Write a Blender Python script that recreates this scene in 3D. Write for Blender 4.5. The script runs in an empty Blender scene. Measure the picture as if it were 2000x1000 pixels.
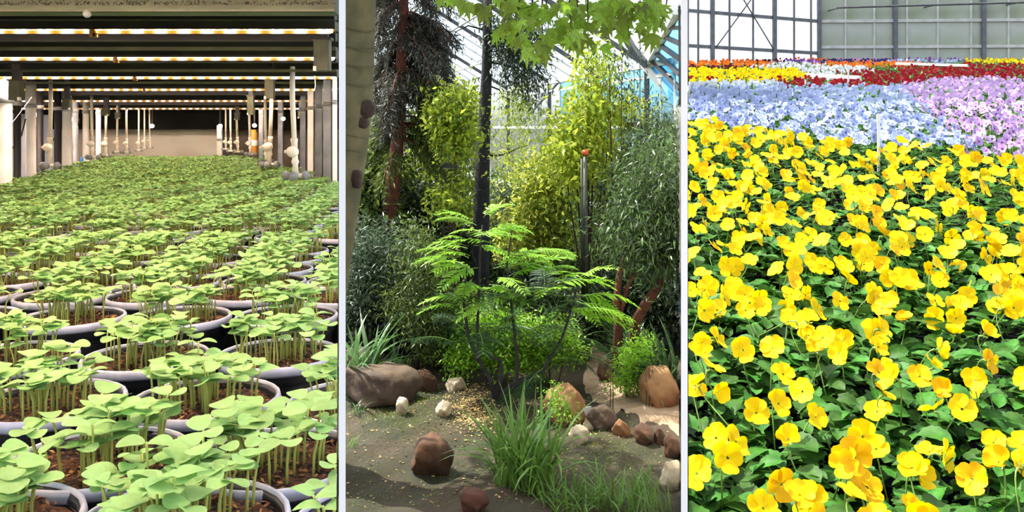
import bpy, bmesh, math, random
import numpy as np
from mathutils import Vector, Matrix

random.seed(7)
rng = np.random.default_rng(11)
sc = bpy.context.scene
COL = sc.collection

# ------------------------------------------------------------------ camera
H, F, CX, HY = 3.1, 1700.0, 1000.0, 250.0          # eye height (m), focal length in px of the 2000x1000 frame, principal column, horizon row
cam_d = bpy.data.cameras.new('camera')
cam = bpy.data.objects.new('camera', cam_d); COL.objects.link(cam)
cam.location = (0, 0, H); cam.rotation_euler = (math.pi/2, 0, 0)
cam_d.sensor_width = 36; cam_d.lens = 36*F/2000; cam_d.shift_y = -(500-HY)/2000
cam_d.clip_start = .02; cam_d.clip_end = 500
sc.camera = cam

# ------------------------------------------------------------------ sky, sun, exposure
SUN_AZ, SUN_EL = math.radians(-62), math.radians(60)      # azimuth from +Y towards +X
sun_dir = Vector((math.sin(SUN_AZ)*math.cos(SUN_EL), math.cos(SUN_AZ)*math.cos(SUN_EL), math.sin(SUN_EL)))
w = bpy.data.worlds.new('sky'); sc.world = w; w.use_nodes = True
nt = w.node_tree; nt.nodes.clear()
sky = nt.nodes.new('ShaderNodeTexSky'); sky.sky_type = 'NISHITA'; sky.sun_disc = False
sky.sun_elevation = SUN_EL; sky.sun_rotation = SUN_AZ; sky.dust_density = 3.0; sky.air_density = 1.0; sky.ozone_density = 1.5
bg = nt.nodes.new('ShaderNodeBackground'); bg.inputs[1].default_value = 0.34
wo = nt.nodes.new('ShaderNodeOutputWorld')
hs = nt.nodes.new('ShaderNodeHueSaturation'); hs.inputs['Saturation'].default_value = .45
nt.links.new(sky.outputs[0], hs.inputs['Color']); nt.links.new(hs.outputs[0], bg.inputs[0]); nt.links.new(bg.outputs[0], wo.inputs[0])
sl = bpy.data.lights.new('sun', 'SUN'); sl.energy = 7.0; sl.angle = math.radians(.6); sl.color = (1, .95, .85)
so = bpy.data.objects.new('sun', sl); COL.objects.link(so)
so.rotation_euler = sun_dir.to_track_quat('Z', 'Y').to_euler(); so.location = sun_dir*40
sc.view_settings.view_transform = 'Standard'; sc.view_settings.look = 'None'
sc.view_settings.exposure = 0.62; sc.view_settings.gamma = 1; sc.view_settings.use_curve_mapping = False
sc.cycles.max_bounces = 6; sc.cycles.diffuse_bounces = 3; sc.cycles.glossy_bounces = 2; sc.cycles.transmission_bounces = 4; sc.cycles.transparent_max_bounces = 12

# ------------------------------------------------------------------ helpers
def at(px, py, Z):
    return np.array(((px-CX)/F*Z, Z, H+(HY-py)/F*Z))
def zg(Z):                                                # row where the glasshouse ground shows at depth Z
    return HY+F*H/Z
def lin(r, g, b):
    f = lambda c: (c/255/12.92 if c/255 <= .04045 else ((c/255+.055)/1.055)**2.4)
    return (f(r), f(g), f(b), 1)
T1A, T1B = (662-CX)/F, (675-CX)/F                         # the two faces of the partition between seedling bay and glasshouse
T2A, T2B = (1330-CX)/F, (1343-CX)/F                       # the same between glasshouse and flower bay

M = {}
DARK = {'leaf_maple': .95, 'leaf_frond_dark': .55, 'leaf_frond': .9, 'leaf_grass': .75, 'leaf_lime': 1.0, 'leaf_yellowgreen': .95, 'leaf_willow': .55, 'leaf_strap': 1.0, 'leaf_dark': .4, 'leaf_grey': .55, 'leaf_conifer': .6, 'leaf_': .62, 'bark_smooth': .48, 'bark_scar': .3, 'bark_': .6, 'rock_pale': .7, 'rock_dark': .75, 'rock_brown': .3, 'rock_': .42, 'soil': .36, 'sand': .62, 'speckled': .5, 'olive_': .6, 'petal_blue': .75, 'petal_purple': .8, 'petal_red': .6, 'dry_': .7, 'frame_grey': .6, 'petal_red': .7, 'viola_leaf': .75, 'petal_yellow': .85, 'petal_gold': .85, 'pole_': .35, 'petal_white': .75, 'petal_pale': .8}
def mat(name, col, rough=.6, col2=None, scale=30, noise='NOISE', bump=0, bscale=60, trans=0, metal=0, spec=.5, isl=0, detail=4, contrast=(.35, .65), emit=None):
    """procedural material: two colours mixed by a noise, optional bump, translucency and per-piece variation of the colour"""
    kf = next((v for q, v in DARK.items() if name.startswith(q)), 1); col = (*[c*kf for c in col[:3]], 1); col2 = col2 and (*[c*kf for c in col2[:3]], 1)
    m = bpy.data.materials.new(name); m.use_nodes = True
    n = m.node_tree.nodes; L = m.node_tree.links
    p = n['Principled BSDF']; out = n['Material Output']
    p.inputs['Roughness'].default_value = rough; p.inputs['Metallic'].default_value = metal
    p.inputs['Specular IOR Level'].default_value = spec
    tc = n.new('ShaderNodeTexCoord')
    csock = None
    if col2 is not None:
        if noise == 'VORONOI':
            t = n.new('ShaderNodeTexVoronoi'); t.inputs['Scale'].default_value = scale; f = t.outputs['Color']
            sp = n.new('ShaderNodeSeparateColor'); L.new(f, sp.inputs[0]); f = sp.outputs[0]
        else:
            t = n.new('ShaderNodeTexNoise'); t.inputs['Scale'].default_value = scale; t.inputs['Detail'].default_value = detail; f = t.outputs[0]
        L.new(tc.outputs['Object'], t.inputs['Vector'])
        r = n.new('ShaderNodeValToRGB'); r.color_ramp.elements[0].position = contrast[0]; r.color_ramp.elements[1].position = contrast[1]
        r.color_ramp.elements[0].color = col; r.color_ramp.elements[1].color = col2
        L.new(f, r.inputs[0]); csock = r.outputs[0]
    else:
        rgb = n.new('ShaderNodeRGB'); rgb.outputs[0].default_value = col; csock = rgb.outputs[0]
    if isl:
        g = n.new('ShaderNodeNewGeometry'); oi = n.new('ShaderNodeObjectInfo')
        ad = n.new('ShaderNodeMath'); ad.operation = 'ADD'; L.new(g.outputs['Random Per Island'], ad.inputs[0]); L.new(oi.outputs['Random'], ad.inputs[1])
        fr = n.new('ShaderNodeMath'); fr.operation = 'FRACT'; L.new(ad.outputs[0], fr.inputs[0])
        mr = n.new('ShaderNodeMapRange'); mr.inputs[3].default_value = 1-isl; mr.inputs[4].default_value = 1+isl; L.new(fr.outputs[0], mr.inputs[0])
        mh = n.new('ShaderNodeMapRange'); mh.inputs[3].default_value = .5-isl*.04; mh.inputs[4].default_value = .5+isl*.03; L.new(fr.outputs[0], mh.inputs[0])
        hs = n.new('ShaderNodeHueSaturation'); L.new(mr.outputs[0], hs.inputs['Value']); L.new(mh.outputs[0], hs.inputs['Hue']); L.new(csock, hs.inputs['Color'])
        csock = hs.outputs[0]
    L.new(csock, p.inputs['Base Color'])
    if bump:
        b = n.new('ShaderNodeBump'); b.inputs['Strength'].default_value = bump; b.inputs['Distance'].default_value = .02
        t2 = n.new('ShaderNodeTexNoise'); t2.inputs['Scale'].default_value = bscale; t2.inputs['Detail'].default_value = 6
        L.new(tc.outputs['Object'], t2.inputs['Vector']); L.new(t2.outputs[0], b.inputs['Height']); L.new(b.outputs[0], p.inputs['Normal'])
    if emit:
        p.inputs['Emission Color'].default_value = emit[0]; p.inputs['Emission Strength'].default_value = emit[1]
    if trans:
        tr = n.new('ShaderNodeBsdfTranslucent'); mx = n.new('ShaderNodeMixShader'); mx.inputs[0].default_value = trans
        g2 = n.new('ShaderNodeGamma'); g2.inputs[1].default_value = .8; L.new(csock, g2.inputs[0]); L.new(g2.outputs[0], tr.inputs[0])
        L.new(p.outputs[0], mx.inputs[1]); L.new(tr.outputs[0], mx.inputs[2]); L.new(mx.outputs[0], out.inputs[0])
    M[name] = m
    return m

def mesh(name, V, Fc, m=None, smooth=False, mi=None):
    me = bpy.data.meshes.new(name)
    V = np.asarray(V, dtype=np.float32).reshape(-1, 3)
    if isinstance(Fc, np.ndarray):
        nf, k = Fc.shape
        me.vertices.add(len(V)); me.vertices.foreach_set('co', V.ravel())
        me.loops.add(nf*k); me.loops.foreach_set('vertex_index', Fc.astype(np.int32).ravel())
        me.polygons.add(nf); me.polygons.foreach_set('loop_start', np.arange(0, nf*k, k, dtype=np.int32))
        me.update(calc_edges=True)
    else:
        me.from_pydata(V.tolist(), [], Fc); me.update()
    for q in (m if isinstance(m, (list, tuple)) else [m]):
        if q: me.materials.append(M[q])
    if smooth: me.polygons.foreach_set('use_smooth', np.ones(len(me.polygons), dtype=bool))
    if mi is not None: me.polygons.foreach_set('material_index', np.asarray(mi, dtype=np.int32))
    return me

def put(name, me, parent=None, loc=(0, 0, 0), rot=None, scale=None, **k):
    o = bpy.data.objects.new(name, me); COL.objects.link(o)
    o.location = loc
    if rot is not None: o.rotation_euler = rot
    if scale is not None: o.scale = (scale,)*3 if isinstance(scale, (int, float)) else scale
    if parent: o.parent = parent
    for a, b in k.items(): o[a] = b
    return o
def thing(name, label, cat, loc=(0, 0, 0), group=None, rotz=0):
    o = put(name, None, None, loc, (0, 0, rotz)); o.empty_display_size = .05
    o['label'] = label; o['category'] = cat
    if group: o['group'] = group
    return o
def part(name, V, Fc, m, root, smooth=False, **k):
    """world-space geometry as a part of root, which is not rotated"""
    V = np.asarray(V, dtype=np.float64).reshape(-1, 3)
    b = np.zeros(3); r = root
    while r is not None: b += np.array(r.location); r = r.parent
    c = V.mean(0)
    return put(name, mesh(name, V-c, Fc, m, smooth), root, tuple(c-b), **k)
def solo(name, V, Fc, m, smooth=False, **k):
    V = np.asarray(V, dtype=np.float64).reshape(-1, 3)
    c = V.mean(0); c[2] = V[:, 2].min()
    return put(name, mesh(name, V-c, Fc, m, smooth), None, tuple(c), **k)

class MB:
    def __init__(s): s.v = []; s.f = []; s.n = 0
    def add(s, V, Fc):
        V = np.asarray(V, dtype=float).reshape(-1, 3)
        s.f += [tuple(int(i)+s.n for i in q) for q in Fc]; s.v.append(V); s.n += len(V); return s
    def box(s, c, d, rotz=0):
        x, y, z = (np.array(d)/2); V = np.array([(i*x, j*y, k*z) for k in (-1, 1) for j in (-1, 1) for i in (-1, 1)])
        if rotz:
            a, b = math.cos(rotz), math.sin(rotz); V = np.c_[V[:, 0]*a-V[:, 1]*b, V[:, 0]*b+V[:, 1]*a, V[:, 2]]
        return s.add(V+np.array(c), [(0, 2, 3, 1), (4, 5, 7, 6), (0, 1, 5, 4), (2, 6, 7, 3), (0, 4, 6, 2), (1, 3, 7, 5)])
    def bar(s, a, b, w, h):
        """square bar from a to b"""
        a = np.array(a, float); b = np.array(b, float); d = b-a; d /= np.linalg.norm(d)
        u = np.cross(d, (0, 0, 1.0)); 
        if np.linalg.norm(u) < 1e-3: u = np.array((1.0, 0, 0))
        u /= np.linalg.norm(u); v = np.cross(u, d)
        V = [p+u*i*w/2+v*j*h/2 for p in (a, b) for i, j in ((-1, -1), (1, -1), (1, 1), (-1, 1))]
        return s.add(V, [(0, 3, 2, 1), (4, 5, 6, 7), (0, 1, 5, 4), (1, 2, 6, 5), (2, 3, 7, 6), (3, 0, 4, 7)])
    def tube(s, pts, rad, n=8):
        pts = [np.array(p, float) for p in pts]
        if not hasattr(rad, '__len__'): rad = [rad]*len(pts)
        V = []; u = None
        for i, p in enumerate(pts):
            d = pts[min(i+1, len(pts)-1)]-pts[max(i-1, 0)]; d = d/(np.linalg.norm(d)+1e-12)
            if u is None: u = np.cross(d, (.31, .95, .05) if abs(d[1]) < .9 else (1, 0, 0))
            u = u-d*np.dot(u, d); u /= np.linalg.norm(u)+1e-12; v = np.cross(d, u)
            V += [p+rad[i]*(math.cos(2*math.pi*k/n)*u+math.sin(2*math.pi*k/n)*v) for k in range(n)]
        Fc = [(i*n+k, i*n+(k+1) % n, (i+1)*n+(k+1) % n, (i+1)*n+k) for i in range(len(pts)-1) for k in range(n)]
        Fc += [tuple(range(n))[::-1], tuple((len(pts)-1)*n+k for k in range(n))]
        return s.add(V, Fc)
    def lathe(s, prof, c=(0, 0, 0), n=20):
        V = [(c[0]+r*math.cos(2*math.pi*k/n), c[1]+r*math.sin(2*math.pi*k/n), c[2]+z) for r, z in prof for k in range(n)]
        return s.add(V, [(i*n+k, i*n+(k+1) % n, (i+1)*n+(k+1) % n, (i+1)*n+k) for i in range(len(prof)-1) for k in range(n)])
    def ball(s, c, r, n=10):
        r = np.array(r if hasattr(r, '__len__') else (r,)*3); q = n//2+1
        V = [np.array(c)+r*np.array((math.sin(math.pi*i/q)*math.cos(2*math.pi*k/n), math.sin(math.pi*i/q)*math.sin(2*math.pi*k/n), math.cos(math.pi*i/q))) for i in range(q+1) for k in range(n)]
        return s.add(V, [(i*n+k, (i+1)*n+k, (i+1)*n+(k+1) % n, i*n+(k+1) % n) for i in range(q) for k in range(n)])
    def data(s): return np.concatenate(s.v), s.f
    def part(s, name, m, root, smooth=False, **k): V, f = s.data(); return part(name, V, f, m, root, smooth, **k)
    def solo(s, name, m, smooth=False, **k): V, f = s.data(); return solo(name, V, f, m, smooth, **k)
    def mesh(s, name, m, smooth=False): V, f = s.data(); return mesh(name, V, f, m, smooth)

def unit(a): return a/(np.linalg.norm(a, axis=-1, keepdims=True)+1e-12)
def scatter(tv, tf, P, D, U, S):
    """many copies of a small leaf: template (length along y, normal z), positions, directions, up vectors, sizes"""
    P, D, U = np.asarray(P, float), unit(np.asarray(D, float)), np.asarray(U, float)
    X = unit(np.cross(D, U)); U = np.cross(X, D); S = np.asarray(S, float).reshape(-1, 1, 1)
    tv = np.asarray(tv, float)
    V = P[:, None]+S*(tv[None, :, :1]*X[:, None]+tv[None, :, 1:2]*D[:, None]+tv[None, :, 2:]*U[:, None])
    tf = np.asarray(tf); n = len(tv)
    return V.reshape(-1, 3), (tf[None]+(np.arange(len(P))*n)[:, None, None]).reshape(-1, tf.shape[1])
def trim_right(V, Fc, k, t=T2A, sign=1, zmin=0):
    """leave out the leaves (k vertices each) that would reach through the partition"""
    nv = V.reshape(-1, k, 3); bad = (sign*(nv[:, :, 0]-t*nv[:, :, 1]) > -.012).any(1) & (nv[:, :, 1].min(1) > zmin)
    keep = np.where(~bad)[0]; fk = Fc.reshape(len(nv), -1, Fc.shape[1]); base = fk[0]
    return nv[keep].reshape(-1, 3), (base[None]+(np.arange(len(keep))*k)[:, None, None]).reshape(-1, Fc.shape[1])
CLIPS = []
def clip(o, t, sign, top=False):
    """cut the mesh where it meets the partition face x = t*y, keeping the side sign*(x - t*y) > 0"""
    for c in list(o.children): clip(c, t, sign, False)
    if o.type == 'MESH':
        mw = o.matrix_world; vs = np.array([mw @ v.co for v in o.data.vertices])
        d = sign*(vs[:, 0]-t*vs[:, 1])
        if d.min() < .0015:
            o.data = o.data.copy(); inv = mw.inverted()
            no = Vector((sign, -sign*t, 0)).normalized(); co = no*.0015
            bm = bmesh.new(); bm.from_mesh(o.data)
            bmesh.ops.bisect_plane(bm, geom=bm.verts[:]+bm.edges[:]+bm.faces[:], plane_co=inv @ co, plane_no=(mw.to_3x3().transposed() @ no), clear_inner=True)
            bm.to_mesh(o.data); bm.free()
            if not len(o.data.polygons):
                for c in list(o.children): bpy.data.objects.remove(c)
                bpy.data.objects.remove(o)

LEAF_V = [(0, 0, 0), (-.22, .4, .06), (.22, .4, .06), (0, .45, 0), (0, 1, -.1)]
LEAF_F = [(0, 3, 1), (0, 2, 3), (1, 3, 4), (3, 2, 4)]
NARROW_V = [(0, 0, 0), (-.09, .4, .03), (.09, .4, .03), (0, 1, -.12)]
NARROW_F = [(0, 2, 1), (1, 2, 3)]
def disc_grid(n, w, l, y0, zf, taper=0):
    V = []; 
    for j in range(n):
        for i in range(n):
            u, v = -1+2*i/(n-1), -1+2*j/(n-1)
            x, y = u*math.sqrt(1-v*v/2), v*math.sqrt(1-u*u/2)
            t = (y+1)/2; V.append((w*x*(1-taper*(1-t)), y0+l*t, zf(x, t)))
    Fc = [(j*n+i, j*n+i+1, (j+1)*n+i+1, (j+1)*n+i) for j in range(n-1) for i in range(n-1)]
    return np.array(V), Fc
ORD = ['first', 'second', 'third', 'fourth', 'fifth', 'sixth', 'seventh', 'eighth', 'ninth', 'tenth', 'eleventh', 'twelfth', 'thirteenth', 'fourteenth', 'fifteenth', 'sixteenth']

# ------------------------------------------------------------------ materials
mat('terrace_ground', lin(52, 44, 38), .95, lin(34, 30, 26), 6, bump=.5)
mat('white_wall', (.93, .93, .93, 1), .7, (.9, .9, .9, 1), 3)
mat('black_ceiling', (.002, .002, .0015, 1), .9, (.004, .004, .003, 1), 8, spec=.1)
mat('olive_metal', lin(96, 100, 62), .5, lin(70, 74, 46), 14, bump=.1)
mat('housing_dark', lin(44, 42, 26), .5, lin(28, 27, 18), 14)
mat('speckled_beam', lin(100, 110, 76), .6, lin(82, 90, 60), 20, bump=.1)
mat('mildew', lin(40, 42, 26), .9)
mat('dark_metal', lin(16, 15, 12), .4, lin(9, 9, 8), 20)
mat('steel', lin(150, 156, 165), .4, lin(118, 124, 132), 12, metal=.2)
mat('white_plastic', lin(232, 232, 226), .4, lin(214, 214, 206), 10)
mat('cream_plastic', lin(226, 220, 206), .4)
mat('grey_plastic', lin(130, 134, 138), .45)
mat('black_plastic', lin(22, 23, 26), .45, lin(32, 34, 38), 40)
mat('pot_rim', lin(196, 198, 212), .5, lin(172, 174, 190), 60)
mat('pale_blue_wall', lin(206, 216, 236), .7, lin(186, 198, 224), 5)
mat('beige_wall', lin(190, 186, 172), .8, lin(166, 160, 146), 2.5)
mat('brown_wall', lin(96, 84, 70), .8, lin(66, 58, 50), 4)
mat('amber_plastic', lin(196, 142, 58), .4)
mat('blue_plastic', lin(40, 130, 220), .4)
mat('potting_soil', lin(58, 34, 22), .95, lin(124, 78, 48), 220, 'VORONOI', bump=.8, bscale=180)
mat('wood_chip', lin(170, 118, 74), .9, isl=.5)
mat('seedling_leaf', lin(158, 200, 120), .5, lin(144, 188, 104), 120, trans=.22, isl=.14, spec=.3)
mat('seedling_stem', lin(196, 204, 104), .5, trans=.2)
mat('bark_smooth', lin(142, 130, 86), .85, lin(100, 98, 62), 5, bump=.5, bscale=18)
mat('bark_scar', lin(120, 88, 66), .9, lin(86, 60, 44), 20, bump=.6)
mat('bark_dark', lin(64, 62, 66), .9, lin(44, 42, 46), 12, bump=.5, bscale=30)
mat('bark_red', lin(132, 68, 42), .9, lin(84, 46, 34), 12, bump=.6, bscale=30)
mat('bark_brown', lin(88, 62, 44), .9, lin(60, 42, 30), 14, bump=.6, bscale=30)
mat('soil', lin(104, 84, 62), .95, lin(66, 70, 40), 1.6, bump=.9, bscale=14, detail=8)
mat('sand', lin(206, 178, 146), .95, lin(170, 142, 112), 5, bump=.6, bscale=30, detail=8)
mat('rock_brown', lin(150, 100, 60), .85, lin(92, 62, 40), 5, bump=.9, bscale=9, detail=8)
mat('rock_orange', lin(208, 160, 106), .85, lin(160, 92, 44), 3.2, bump=.7, bscale=8, detail=8)
mat('rock_dark', lin(98, 80, 60), .85, lin(64, 48, 38), 4, bump=.9, bscale=8, detail=8)
mat('rock_pale', lin(206, 192, 160), .85, lin(172, 150, 118), 8, bump=.6, bscale=14, detail=8)
mat('rock_red', lin(120, 70, 48), .9, lin(86, 52, 38), 8, bump=.9, bscale=14, detail=8)
mat('leaf_maple', lin(128, 152, 30), .45, lin(92, 124, 24), 14, trans=.5, isl=.5)
mat('leaf_lime', lin(158, 178, 44), .5, trans=.5, isl=.3)
mat('leaf_yellowgreen', lin(176, 186, 62), .5, trans=.5, isl=.3)
mat('leaf_dark', lin(50, 78, 36), .4, trans=.3, isl=.4)
mat('leaf_grey', lin(96, 122, 88), .45, trans=.25, isl=.4)
mat('leaf_willow', lin(92, 122, 58), .35, trans=.35, isl=.45)
mat('leaf_conifer', lin(72, 74, 58), .55, trans=.3, isl=.5)
mat('leaf_spray', lin(100, 122, 42), .5, trans=.45, isl=.45)
mat('leaf_mid', lin(112, 138, 48), .45, trans=.4, isl=.4)
mat('leaf_frond', lin(134, 186, 44), .45, trans=.45, isl=.2)
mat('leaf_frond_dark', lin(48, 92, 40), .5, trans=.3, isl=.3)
mat('leaf_strap', lin(74, 108, 56), .3, trans=.25, isl=.35)
mat('leaf_grass', lin(106, 150, 56), .35, trans=.3, isl=.4)
mat('dry_litter', lin(190, 160, 100), .9, isl=.5)
mat('frame_white', lin(226, 226, 220), .5, lin(204, 206, 204), 6)
mat('frame_grey', lin(110, 112, 116), .5, lin(84, 86, 92), 6)
mat('frame_bay', lin(104, 108, 114), .5, lin(84, 88, 94), 6)
mat('frame_light', lin(200, 200, 196), .45, lin(176, 178, 174), 6)
mat('pole_green', lin(78, 92, 64), .5, lin(60, 74, 52), 10)
mat('orange_band', lin(196, 84, 36), .5)
mat('tag_white', lin(236, 236, 230), .6)
mat('pane_milk', lin(250, 250, 250), .5, lin(236, 238, 242), 1.2, trans=.55)
mat('pane_grey', lin(188, 194, 188), .25, lin(128, 140, 104), .55, trans=.12, contrast=(.4, .7))
mat('petal_yellow', lin(255, 224, 0), .6, lin(255, 212, 0), 40, trans=.3, isl=.06, spec=.2)
mat('petal_gold', lin(254, 196, 4), .55, trans=.3, isl=.08, spec=.2)
mat('viola_leaf', lin(72, 126, 40), .55, lin(50, 98, 30), 60, trans=.2, isl=.35, spec=.22)
mat('viola_stem', lin(110, 140, 62), .5)
for nm, c in dict(blue=(176, 190, 234), purple=(206, 168, 226), white=(240, 240, 246), red=(164, 14, 34), orange=(240, 110, 20), maroon=(84, 16, 26), violet=(124, 70, 160), navy=(44, 34, 96), pink=(220, 150, 200), paleblue=(216, 226, 246)).items():
    mat('petal_'+nm, lin(*c), .6, trans=.25, isl=.18, spec=.2)
mat('eye_purple', lin(112, 24, 120), .6)
mat('eye_blue', lin(92, 96, 190), .6)

def led(name, lo, hi):
    m = bpy.data.materials.new(name); m.use_nodes = True; n = m.node_tree.nodes; L = m.node_tree.links; n.clear()
    tc = n.new('ShaderNodeTexCoord'); wv = n.new('ShaderNodeTexWave'); wv.wave_type = 'BANDS'; wv.bands_direction = 'X'; wv.inputs['Scale'].default_value = 6.5
    r = n.new('ShaderNodeValToRGB'); r.color_ramp.elements[0].color = (1, .42, .06, 1); r.color_ramp.elements[1].color = (1, .97, .92, 1); r.color_ramp.elements[0].position = .3; r.color_ramp.elements[1].position = .75
    st = n.new('ShaderNodeMapRange'); st.inputs[3].default_value = lo; st.inputs[4].default_value = hi
    e = n.new('ShaderNodeEmission'); o = n.new('ShaderNodeOutputMaterial')
    L.new(tc.outputs['Object'], wv.inputs[0]); L.new(wv.outputs[1], r.inputs[0]); L.new(wv.outputs[1], st.inputs[0]); L.new(r.outputs[0], e.inputs[0]); L.new(st.outputs[0], e.inputs[1]); L.new(e.outputs[0], o.inputs[0]); M[name] = m
led('led', 60, 112); led('led_glow', .7, 2.4); led('led_dim', .35, 1.0)
mat('bulb', (1, .95, .8, 1), .4, emit=((1, .93, .78, 1), 14))
def glass(name, tint, gl):
    m = bpy.data.materials.new(name); m.use_nodes = True; n = m.node_tree.nodes; L = m.node_tree.links; n.clear()
    t = n.new('ShaderNodeBsdfTransparent'); t.inputs[0].default_value = tint; g = n.new('ShaderNodeBsdfGlossy'); g.inputs['Roughness'].default_value = .15
    mx = n.new('ShaderNodeMixShader'); o = n.new('ShaderNodeOutputMaterial')
    mx.inputs[0].default_value = .04; L.new(t.outputs[0], mx.inputs[1]); L.new(g.outputs[0], mx.inputs[2]); L.new(mx.outputs[0], o.inputs[0]); M[name] = m
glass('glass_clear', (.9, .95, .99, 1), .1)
glass('glass_blue', (.55, .82, .95, 1), .1)

# ================================================================== STRUCTURE
def wedge(name, t0, t1, sections):
    """white partition: footprint between the lines x=t0*y and x=t1*y; sections = [(y, zbottom, ztop)]"""
    V = []
    for y, zb, zt in sections: V += [(t0*y, y, zb), (t1*y, y, zb), (t1*y, y, zt), (t0*y, y, zt)]
    Fc = [(0, 1, 2, 3)]
    for i in range(len(sections)-1):
        a, b = i*4, i*4+4
        Fc += [(a, b, b+1, a+1), (a+1, b+1, b+2, a+2), (a+2, b+2, b+3, a+3), (a+3, b+3, b, a)]
    e = (len(sections)-1)*4; Fc += [(e+3, e+2, e+1, e)]
    return solo(name, V, Fc, 'white_wall', kind='structure')
RIM = H-.2555
wedge('wall_left', T1A, T1B, [(.45, 0, H+.3), (.5, 0, H+.3), (.5001, 0, RIM+.004), (3.75, 0, RIM+.004), (3.7501, 0, H+.7), (6.95, 0, H+1.1)])

# bank of the flower bay: rows of the frame and the depth at which its blossoms stand
BZ = np.array([.95, 1.1, 1.36, 1.85, 2.4, 3.1, 4.2, 6, 9, 13, 17.6])
BY = np.array([1190, 1030, 858, 640, 500, 370, 262, 195, 158, 130, 110])
BH = H+BZ*(HY-BY)/F
def bank(Z): return np.interp(Z, BZ, BH)-.02
def bank_row(Z): return HY+(H-bank(Z))*F/Z
SOIL = .155                                               # blossoms stand this far above the soil
wsec = [(1.0, 1.2, H+.18), (1.05, 1.2, H+.18), (1.0501, 1.2, bank(1.05)-.06), (1.3, 1.2, bank(1.3)-.06)] + [(z, 0, bank(z)-.06) for z in (1.85, 2.4, 3.1, 4.2, 6, 9, 13, 16.2)]
wedge('wall_right', T2A, T2B, wsec)
bz = [.9, 1.36, 1.85, 2.4, 3.1, 4.2, 6, 9, 13, 17.6]
V = []; 
for z in bz: V += [(T2B*z+.0005, z, bank(z)-SOIL-.1), (.62*z+.3, z, bank(z)-SOIL-.1), (.62*z+.3, z, -.4), (T2B*z+.0005, z, -.4)]
Fc = [(3, 2, 1, 0)]+[(i*4+a, i*4+(a+1) % 4, i*4+4+(a+1) % 4, i*4+4+a) for i in range(len(bz)-1) for a in range(4)]
solo('floor_terrace', V, Fc, 'terrace_ground', kind='structure')

# ground of the glasshouse
def hgt(x, y): return .05*np.sin(1.3*x+.4*y)+.035*np.sin(2.9*x-1.7*y+1)+.02*np.sin(6.1*x+4.7*y)+.012*np.sin(13*x-9*y)
def gz(x, y): return float(hgt(np.float64(x), np.float64(y)))
gx, gy = np.meshgrid(np.linspace(-9, 8, 300), 6+34*np.linspace(0, 1, 300)**1.7)
k = .1941*gy-.003; gxx = np.where(gx > k, k+(gx-k)*.0, gx)             # the ground stops at the foot of the partition
GV = np.c_[gxx.ravel(), gy.ravel(), hgt(gxx, gy).ravel()+.0]
nx, ny = 300, 300; idx = np.arange(nx*ny).reshape(ny, nx)
GF = np.stack([idx[:-1, :-1], idx[:-1, 1:], idx[1:, 1:], idx[1:, :-1]], -1).reshape(-1, 4)
solo('ground', GV, GF, 'soil', True, kind='structure')
MB().box((0, 60, -.62), (260, 260, .2)).solo('ground_outside', 'soil', kind='structure')

# ================================================================== SEEDLING BAY
RIM = H-.2555
def xl(Z): return (-70-CX)/F*Z if Z < 3.4 else np.interp(Z, [3.4, 6.9], [-2.0, -3.17])
def xr(Z): return T1A*Z-.004 if Z < 3.74 else np.interp(Z, [3.74, 6.9], [-.748, -2.02])

# bench under the pots
b = thing('bench', 'long black bench carrying the rows of seedling pots', 'bench', (-1.2, 3.6, 0))
V = []
for z in (.42, 1.5, 3.4, 3.74, 6.9): e_ = xr(z)-(.03 if z > 3.7 else 0); V += [(xl(z)-.1, z, RIM-.125), (e_, z, RIM-.125), (e_, z, RIM-.16), (xl(z)-.1, z, RIM-.16)]
Fc = [(0, 1, 2, 3), (19, 18, 17, 16)]+[(i*4+a, i*4+4+a, i*4+4+(a+1) % 4, i*4+(a+1) % 4) for i in range(4) for a in range(4)]
part('bench_top', V, Fc, 'black_plastic', b)
for z in (.6, 2.6, 4.6, 6.6):
    for x in (xl(z)+.05, xr(z)-.08): MB().box((x, z, (RIM-.16)/2), (.05, .05, RIM-.16)).part('leg', 'dark_metal', b)

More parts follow.
